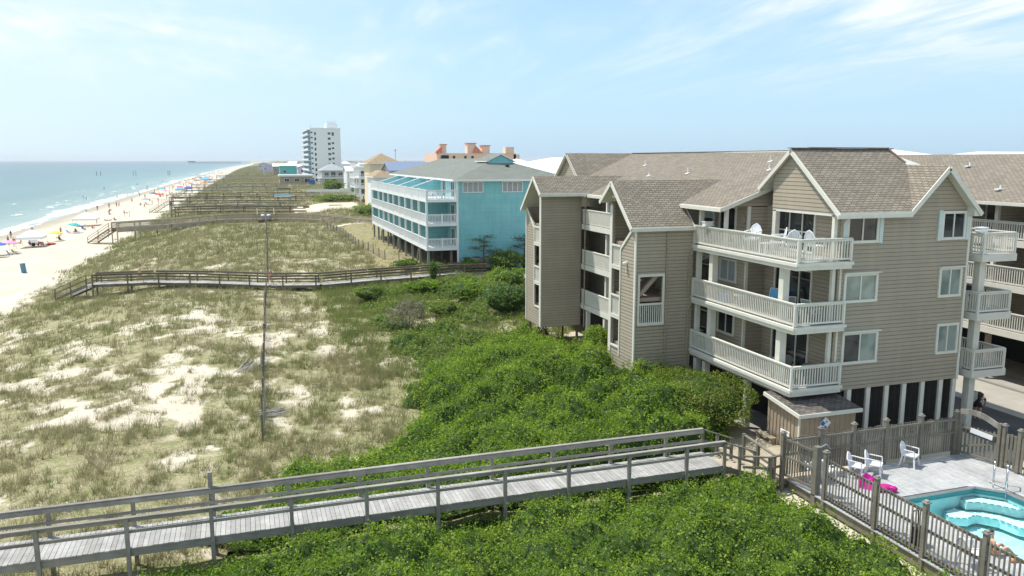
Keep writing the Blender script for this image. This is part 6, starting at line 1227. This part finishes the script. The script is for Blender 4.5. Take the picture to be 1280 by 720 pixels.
BEACH = [((-44.3, 175.8), 'stand', 'shorts', 'tan_skin', 'black_cloth', None, 'beachgoer in black shorts standing alone at the left edge of the beach'),
 ((-47.6, 191.3), 'stand', 'swimsuit', 'tan_skin', 'navy_cloth', 'navy_cloth', 'small figure at the wet sand at the far left'),
 ((-42.2, 171.2), 'stand', 'swimsuit', 'skin', 'red_cloth', 'red_cloth', 'person in red right of the one in black shorts, before the cooler'),
 ((-42.4, 176.5), 'sit', 'shorts', 'skin', 'orange_cloth', None, 'sitting person in orange shorts beside the white cooler'),
 ((-45.7, 200.5), 'walk', 'shirt', 'skin', 'sky_cloth', 'sky_cloth', 'person all in light blue walking out of the surf'),
 ((-39.9, 172.5), 'sit', 'shorts', 'tan_skin', 'red_cloth', None, 'sitter in red shorts at the left side of the big white canopy'),
 ((-37.9, 170.0), 'sit', 'swimsuit', 'skin', 'purple_cloth', 'purple_cloth', 'sitter in purple under the front of the big white canopy'),
 ((-36.4, 172.7), 'lie', 'shorts', 'skin', 'navy_cloth', None, 'person lying back right of the big white canopy'),
 ((-37.2, 184.0), 'sit', 'shorts', 'skin', 'black_cloth', None, 'person sitting low by the yellow umbrella'),
 ((-38.5, 192.5), 'walk', 'shorts', 'tan_skin', 'navy_cloth', None, 'active child playing between the yellow and aqua umbrellas'),
 ((-36.9, 199.0), 'sit', 'shorts', 'skin', 'navy_cloth', None, 'sitter in the shade of the aqua umbrella'),
 ((-36.2, 206.0), 'lie', 'shorts', 'skin', 'black_cloth', None, 'person lying in dark shorts right of the aqua umbrella'),
 ((-34.9, 207.8), 'sit', 'swimsuit', 'skin', 'red_cloth', 'red_cloth', 'person in a red swimsuit sitting near the far white canopy'),
 ((-36.9, 226.1), 'stand', 'shirt', 'tan_skin', 'black_cloth', 'black_cloth', 'person in black standing at the right side of the far white canopy'),
 ((-36.1, 234.4), 'lie', 'shorts', 'tan_skin', 'red_cloth', None, 'first sunbather of the reddish row behind the far white canopy'),
 ((-35.1, 234.1), 'lie', 'swimsuit', 'tan_skin', 'red_cloth', 'red_cloth', 'middle sunbather of the reddish row behind the far white canopy'),
 ((-33.9, 233.8), 'sit', 'shorts', 'tan_skin', 'red_cloth', None, 'last sunbather of the reddish row behind the far white canopy'),
 ((-35.6, 264.4), 'sit', 'shorts', 'skin', 'black_cloth', None, 'left one of two people sitting alone on open sand'), ((-34.7, 264.2), 'lie', 'swimsuit', 'skin', 'khaki_cloth', 'khaki_cloth', 'right one of two people sitting alone on open sand'),
 ((-46.6, 288.5), 'stand', 'shirt', 'tan_skin', 'navy_cloth', 'navy_cloth', 'dark figure walking on the wet sand'), ((-39.2, 261.8), 'sit', 'shirt', 'skin', 'blue_cloth', 'blue_cloth', 'person in blue sitting on open sand before the trio'),
 ((-43.4, 306.4), 'stand', 'shorts', 'skin', 'red_cloth', None, 'left of the standing trio by the surf'), ((-44.3, 312.1), 'stand', 'shirt', 'skin', 'red_cloth', 'white_cloth', 'middle of the standing trio by the surf'), ((-42.6, 306.2), 'walk', 'shorts', 'tan_skin', 'blue_cloth', None, 'right of the standing trio by the surf'),
 ((-42.4, 287.1), 'lie', 'shorts', 'skin', 'navy_cloth', None, 'person lying below the standing trio'), ((-32.8, 313.4), 'stand', 'shirt', 'tan_skin', 'black_cloth', 'black_cloth', 'dark figure standing right of the grey umbrella'),
 ((-36.7, 313.0), 'sit', 'shorts', 'skin', 'red_cloth', None, 'sitter left of the grey umbrella')]
for (xy, pose, dr, sk, bo, to, lb) in BEACH:
    person(lb, (*xy, gz(*xy)), random.uniform(0, 6.28), pose, dr, sk, bo, to or 'white_cloth', random.choice(('hair', 'blond_hair')), 1.05)
FARP = [(x_+random.gauss(0, 1.2), y_) for y_, x_ in ((265+k*11.5, -46+(k*7 % 19)*.85) for k in range(62))]+[(-35.8, 372.7), (-34.9, 376.2), (-34.3, 388.3), (-34.8, 406), (-36.6, 380), (-33.6, 396), (-43.1, 544.4), (-45, 631.6), (-43.1, 649.4), (-50, 900), (-27, 480.3), (-39.3, 512), (-42.5, 720.4), (-39.8, 850), (-30.4, 780.4), (-33.7, 950), (-37.6, 458.9), (-31, 560), (-36, 600), (-29, 640), (-38, 690), (-27, 700), (-33, 740), (-24, 820), (-29, 880), (-22, 930), (-20, 1000), (-26, 1060), (-17, 1120), (-30, 433), (-40, 470), (-25, 590), (-41, 610)]
for i, (x, y) in enumerate(FARP):
    person('tiny far bather on the crowded strip of beach beyond the grey umbrella', (x, y, gz(x, y)), random.uniform(0, 6.28), ('stand', 'sit', 'walk')[i % 3], 'shorts', ('skin', 'tan_skin')[i % 2], ('navy_cloth', 'red_cloth', 'black_cloth', 'blue_cloth')[i % 4], scale=1.12, group='far bathers on the beach')
for i, (x, y) in enumerate(((-77.9, 508.8), (-64.6, 376), (-68.6, 392.5), (-54.5, 387.9), (-57.7, 530.6), (-52, 439.3), (-69.4, 583.9), (-61.4, 664.2), (-87.4, 855.8), (-53.2, 410.1), (-53, 486))):
    person('far bather standing waist deep in the sea', (x, y, -4.5), random.uniform(0, 6.28), 'stand', 'shorts', 'tan_skin', 'navy_cloth', scale=1.1, group='bathers in the water')

# ------------------------------------------------------------------ beach things
def umbrella(label, x, y, mat, r=1.15, h=2.0, tilt=.15, group='beach umbrellas'):
    z = gz(x, y); t = thing('beach_umbrella', label, 'umbrella', (x, y, z), 0, group); m = MB(); n = 8; top = (x+tilt, y, z+h+.35); pts = []
    for k in range(n): a = 2*math.pi*k/n; pts.append((x+tilt+r*math.cos(a), y+r*math.sin(a), z+h-tilt*.6*math.cos(a)-.08)); 
    mid = [tuple(.5*(p[i]+top[i])+(.07 if i == 2 else 0) for i in range(3)) for p in pts]
    for k in range(n):
        j = (k+1) % n; m.poly([pts[k], pts[j], mid[j], mid[k]]); m.poly([mid[k], mid[j], top]); m.poly([pts[k], pts[j], tuple(np.array(pts[j])-[0, 0, .12]), tuple(np.array(pts[k])-[0, 0, .12])])
    m.build('canopy', mat, t); m = MB(); m.tube((x, y, z-.1), top, .028, 6); m.build('pole', 'steel', t)
def canopy_tent(label, x, y, mat, w=3.2, h=2.3, ry=1.0):
    z = gz(x, y); t = thing('beach_canopy', label, 'canopy', (x, y, z)); m = MB(); c = (x, y, z+h+.28*w); P = [(x-w/2, y-w*ry/2, z+h), (x+w/2, y-w*ry/2, z+h), (x+w/2, y+w*ry/2, z+h), (x-w/2, y+w*ry/2, z+h)]
    mid = [tuple(.45*np.array(p)+.55*np.array(c)+np.array([0, 0, .10])) for p in P]
    for k in range(4): j = (k+1) % 4; m.poly([P[k], P[j], mid[j], mid[k]]); m.poly([mid[k], mid[j], c]); m.poly([P[k], P[j], tuple(np.array(P[j])-[0, 0, .45]), tuple(np.array(P[k])-[0, 0, .45])])
    m.build('roof', mat, t)
    for p in P: m = MB(); m.tube((p[0], p[1], z-.1), p, .03, 6); m.build('leg', 'steel', t)
umbrella('pink beach umbrella at the left edge of the photo', -39.6, 157.5, 'pink_cloth', 1.3); umbrella('dark blue beach umbrella left of the pink one at the photo edge', -41.1, 156, 'blue_cloth', 1.3); umbrella('white beach umbrella below the blue one at the photo edge', -40.0, 152.2, 'white_cloth', 1.3, 1.4)
umbrella('yellow beach umbrella right of the big white canopy', -36.6, 178.5, 'yellow_cloth', 1.15, 1.7); umbrella('aqua beach umbrella tilted over two chairs', -36.9, 197, 'aqua_cloth', 1.35, 1.9, .35); umbrella('grey beach umbrella standing alone on the middle of the beach', -35.2, 314.3, 'grey_cloth', 1.7, 2.1)
canopy_tent('big white canopy tent over a family on the near beach', -38.6, 168.5, 'white_cloth', 4.2, 2.0); canopy_tent('far white canopy tent before the reddish row of sunbathers', -38.0, 219, 'white_cloth', 5.2, 1.9)
canopy_tent('pale blue beach tent left of the bright blue one', -30.6, 412, 'sky_cloth', 4.2, 2.0); canopy_tent('bright blue beach tent right of the pale blue one', -28.2, 432, 'blue_cloth', 3.6, 2.0); canopy_tent('large light blue sun shelter far up the beach', -27.5, 600, 'sky_cloth', 7.5, 2.4, 2.6); canopy_tent('orange beach shelter before the large light blue one', -25.6, 531, 'orange_cloth', 4.0, 1.9, 1.5)
for i, (x, y, c) in enumerate(((-34, 350, 'red_cloth'), (-38, 368, 'navy_cloth'), (-31, 378, 'white_cloth'), (-36, 398, 'pink_cloth'), (-40, 425, 'aqua_cloth'), (-33, 447, 'red_cloth'), (-37, 480, 'white_cloth'), (-31, 498, 'blue_cloth'), (-35, 540, 'orange_cloth'), (-40, 566, 'white_cloth'), (-33, 585, 'navy_cloth'), (-37, 625, 'red_cloth'), (-31, 655, 'sky_cloth'), (-29, 780, 'white_cloth'), (-28, 900, 'red_cloth'), (-23, 1010, 'white_cloth'), (-36, 690, 'blue_cloth'), (-30, 720, 'red_cloth'), (-33, 800, 'white_cloth'), (-25, 760, 'grey_cloth'), (-24, 860, 'orange_cloth'), (-26, 470, 'orange_cloth'), (-27, 960, 'blue_cloth'), (-20, 1050, 'white_cloth'), (-38, 505, 'grey_cloth'), (-34, 660, 'navy_cloth'))): umbrella('distant beach umbrella on the crowded strip far up the beach', x, y, c, 1.7, 2.2, .2, 'distant beach umbrellas')
def beach_chair(label, mat):
    r = thing('beach_chair', label, 'chair', (0, 0, 0), 0, 'beach chairs'); m = MB(); m.bar((0, -.28, .24), (0, .24, .20), .52, .03); m.bar((0, .24, .21), (0, .58, .80), .52, .03, up=(0, 1, 0)); m.build('seat_cloth', mat, r); m = MB()
    for s in (-.28, .28): m.path([(s, -.30, 0), (s, .40, .46), (s, .60, .84)], .02, 6); m.path([(s, -.28, .42), (s, .36, .44), (s, .50, 0)], .02, 6); m.tube((s, -.28, .42), (s, -.28, 0), .02, 6)
    m.build('frame', 'steel', r); return r
BC = beach_chair('navy beach chair under the pink umbrella', 'navy_cloth'); BC.location = (-38.8, 154.8, gz(-38.8, 154.8)); BC.rotation_euler = (0, 0, 2.2)
for x, y, rz, c, lb in ((-37.9, 155.8, 1.9, 'grey_cloth', 'grey beach chair right of the navy one by the pink umbrella'), (-38.6, 156.8, 2.4, 'lime_cloth', 'lime green beach chair behind the navy one by the pink umbrella'), (-38.9, 169.6, 1.0, 'purple_cloth', 'purple beach chair under the big white canopy'), (-36.9, 168.4, .4, 'red_cloth', 'red beach chair at the right front of the big white canopy'), (-37.2, 170.4, 2.0, 'blue_cloth', 'blue beach chair under the right side of the big white canopy'),
                        (-38.1, 167.2, .2, 'black_cloth', 'black beach chair at the front of the big white canopy'), (-35.7, 178.3, 2.6, 'black_cloth', 'black lounger chair right of the yellow umbrella'), (-37.6, 196.4, 1.4, 'blue_cloth', 'blue beach chair left of the aqua umbrella pole'), (-36.2, 197.6, 1.2, 'black_cloth', 'black beach chair right of the aqua umbrella pole'), (-35.8, 212.5, 1.8, 'grey_cloth', 'grey beach chair before the far white canopy'), (-36.9, 213.2, 1.6, 'red_cloth', 'red beach chair before the far white canopy'), (-34.8, 316, 1.2, 'navy_cloth', 'navy beach chair under the grey umbrella'), (-36.3, 205.2, .8, 'blue_cloth', 'blue beach chair by the person in dark shorts')):
    recolor(dup(BC, (x, y, gz(x, y)), rz, lb), ('seat_cloth',), c)
q = dup(BC, (22.3, 46.6, 5.68), 1.2, 'purple folding chair on the middle balcony between the stair towers'); recolor(q, ('seat_cloth',), 'purple_cloth'); q['group'] = 'chairs between the towers'
m = MB(); z = gz(-39.9, 175); m.box(-40.6, -39.2, 174.6, 175.4, z, z+.75); m.box(-40.65, -39.15, 174.55, 175.45, z+.752, z+.85); tag(m.build('cooler', 'white_plastic', None, (-39.9, 175, z)), 'white cooler box on the sand before the big white canopy', 'cooler')
m = MB(); z = gz(-36.2, 171.5); m.ball((-36.0, 170.5, z+.18), .95, .45, .2, 12, 7); tag(m.build('inflatable_raft', 'red_cloth', None, (-36, 170.5, z), True), 'red inflatable raft lying at the right foot of the big white canopy', 'raft')
def barrel(label, x, y, mat, h=1.05, tilt=.12):
    z = gz(x, y); t = thing('waste_barrel', label, 'bin', (x, y, z)); m = MB(); m.lathe((0, 0, 0), [(.0, .02), (.33, .02), (.35, .3), (.33, .32), (.35, .62), (.33, .64), (.34, h), (.30, h), (.29, h-.1), (0, h-.1)], 16); o = m.build('barrel', mat, t, smooth=False); o.location = (0, 0, 0)
    for v in o.data.vertices: v.co = Vector((v.co.x+x, v.co.y+y, v.co.z+z))
    t.rotation_euler = (0, tilt, 0)
    m = MB(); m.lathe((x, y, z), [(.352, h-.06), (.37, h-.06), (.37, h+.0), (.352, h+.0)], 16); m.build('rim', 'grey_metal', t)
barrel('blue waste barrel leaning on the sand near the dune edge', -30.6, 127.8, 'slate_blue', 1.35, -.1); barrel('dark waste barrel by the beach steps of the far boardwalks', -25.6, 300, 'navy_cloth', 1.7, 0)
t = thing('lifeguard_stand', 'tall white lifeguard stand far up the beach', 'stand', (-17.5, 640, gz(-17.5, 640))); z = gz(-17.5, 640); m = MB(); m.box(-19, -16, 639, 641.5, z+2.4, z+2.6); m.box(-19, -16, 641.3, 641.5, z+2.6, z+4); m.build('seat', 'white_paint', t); m = MB()
for dx in (-1.4, 1.4):
    for dy in (-1, 1.2): m.bar((-17.5+dx*1.15, 640+dy*1.2, z), (-17.5+dx, 640+dy, z+4), .25, .25)
m.build('legs', 'white_paint', t)
for i, (x, y, h) in enumerate(((-33, 246, 2), (-31.8, 246, 1.9))):
    m = MB(); zz = gz(x, y); m.tube((x, y, zz-.2), (x, y, zz+h), .06, 6); m.tube((x, y, zz+h-.3), (x, y, zz+h-.2), .09, 6); tag(m.build('marker_post', 'weathered_wood', None, (x, y, zz)), ('left', 'right')[i]+' thin marker post of a pair on open sand before the dunes', 'post', 'marker posts on the sand')

# ------------------------------------------------------------------ the air
HAZE = 0.00011
m = MB(); m.box(-17000, 17000, -500, 17000, -9, 46); m.f = [list(f) for f in m.f]; bm_ = m.build('haze', 'dark_void'); tag(bm_, None, None, None, 'stuff')
hm = bpy.data.materials.new('haze_air'); hm.use_nodes = True; nt = hm.node_tree; nt.nodes.clear(); ho = nt.nodes.new('ShaderNodeOutputMaterial'); pv = nt.nodes.new('ShaderNodeVolumePrincipled'); pv.inputs['Color'].default_value = (.90, .95, 1, 1); pv.inputs['Density'].default_value = HAZE; pv.inputs['Anisotropy'].default_value = .3; nt.links.new(pv.outputs[0], ho.inputs['Volume'])
bm_.data.materials[0] = hm
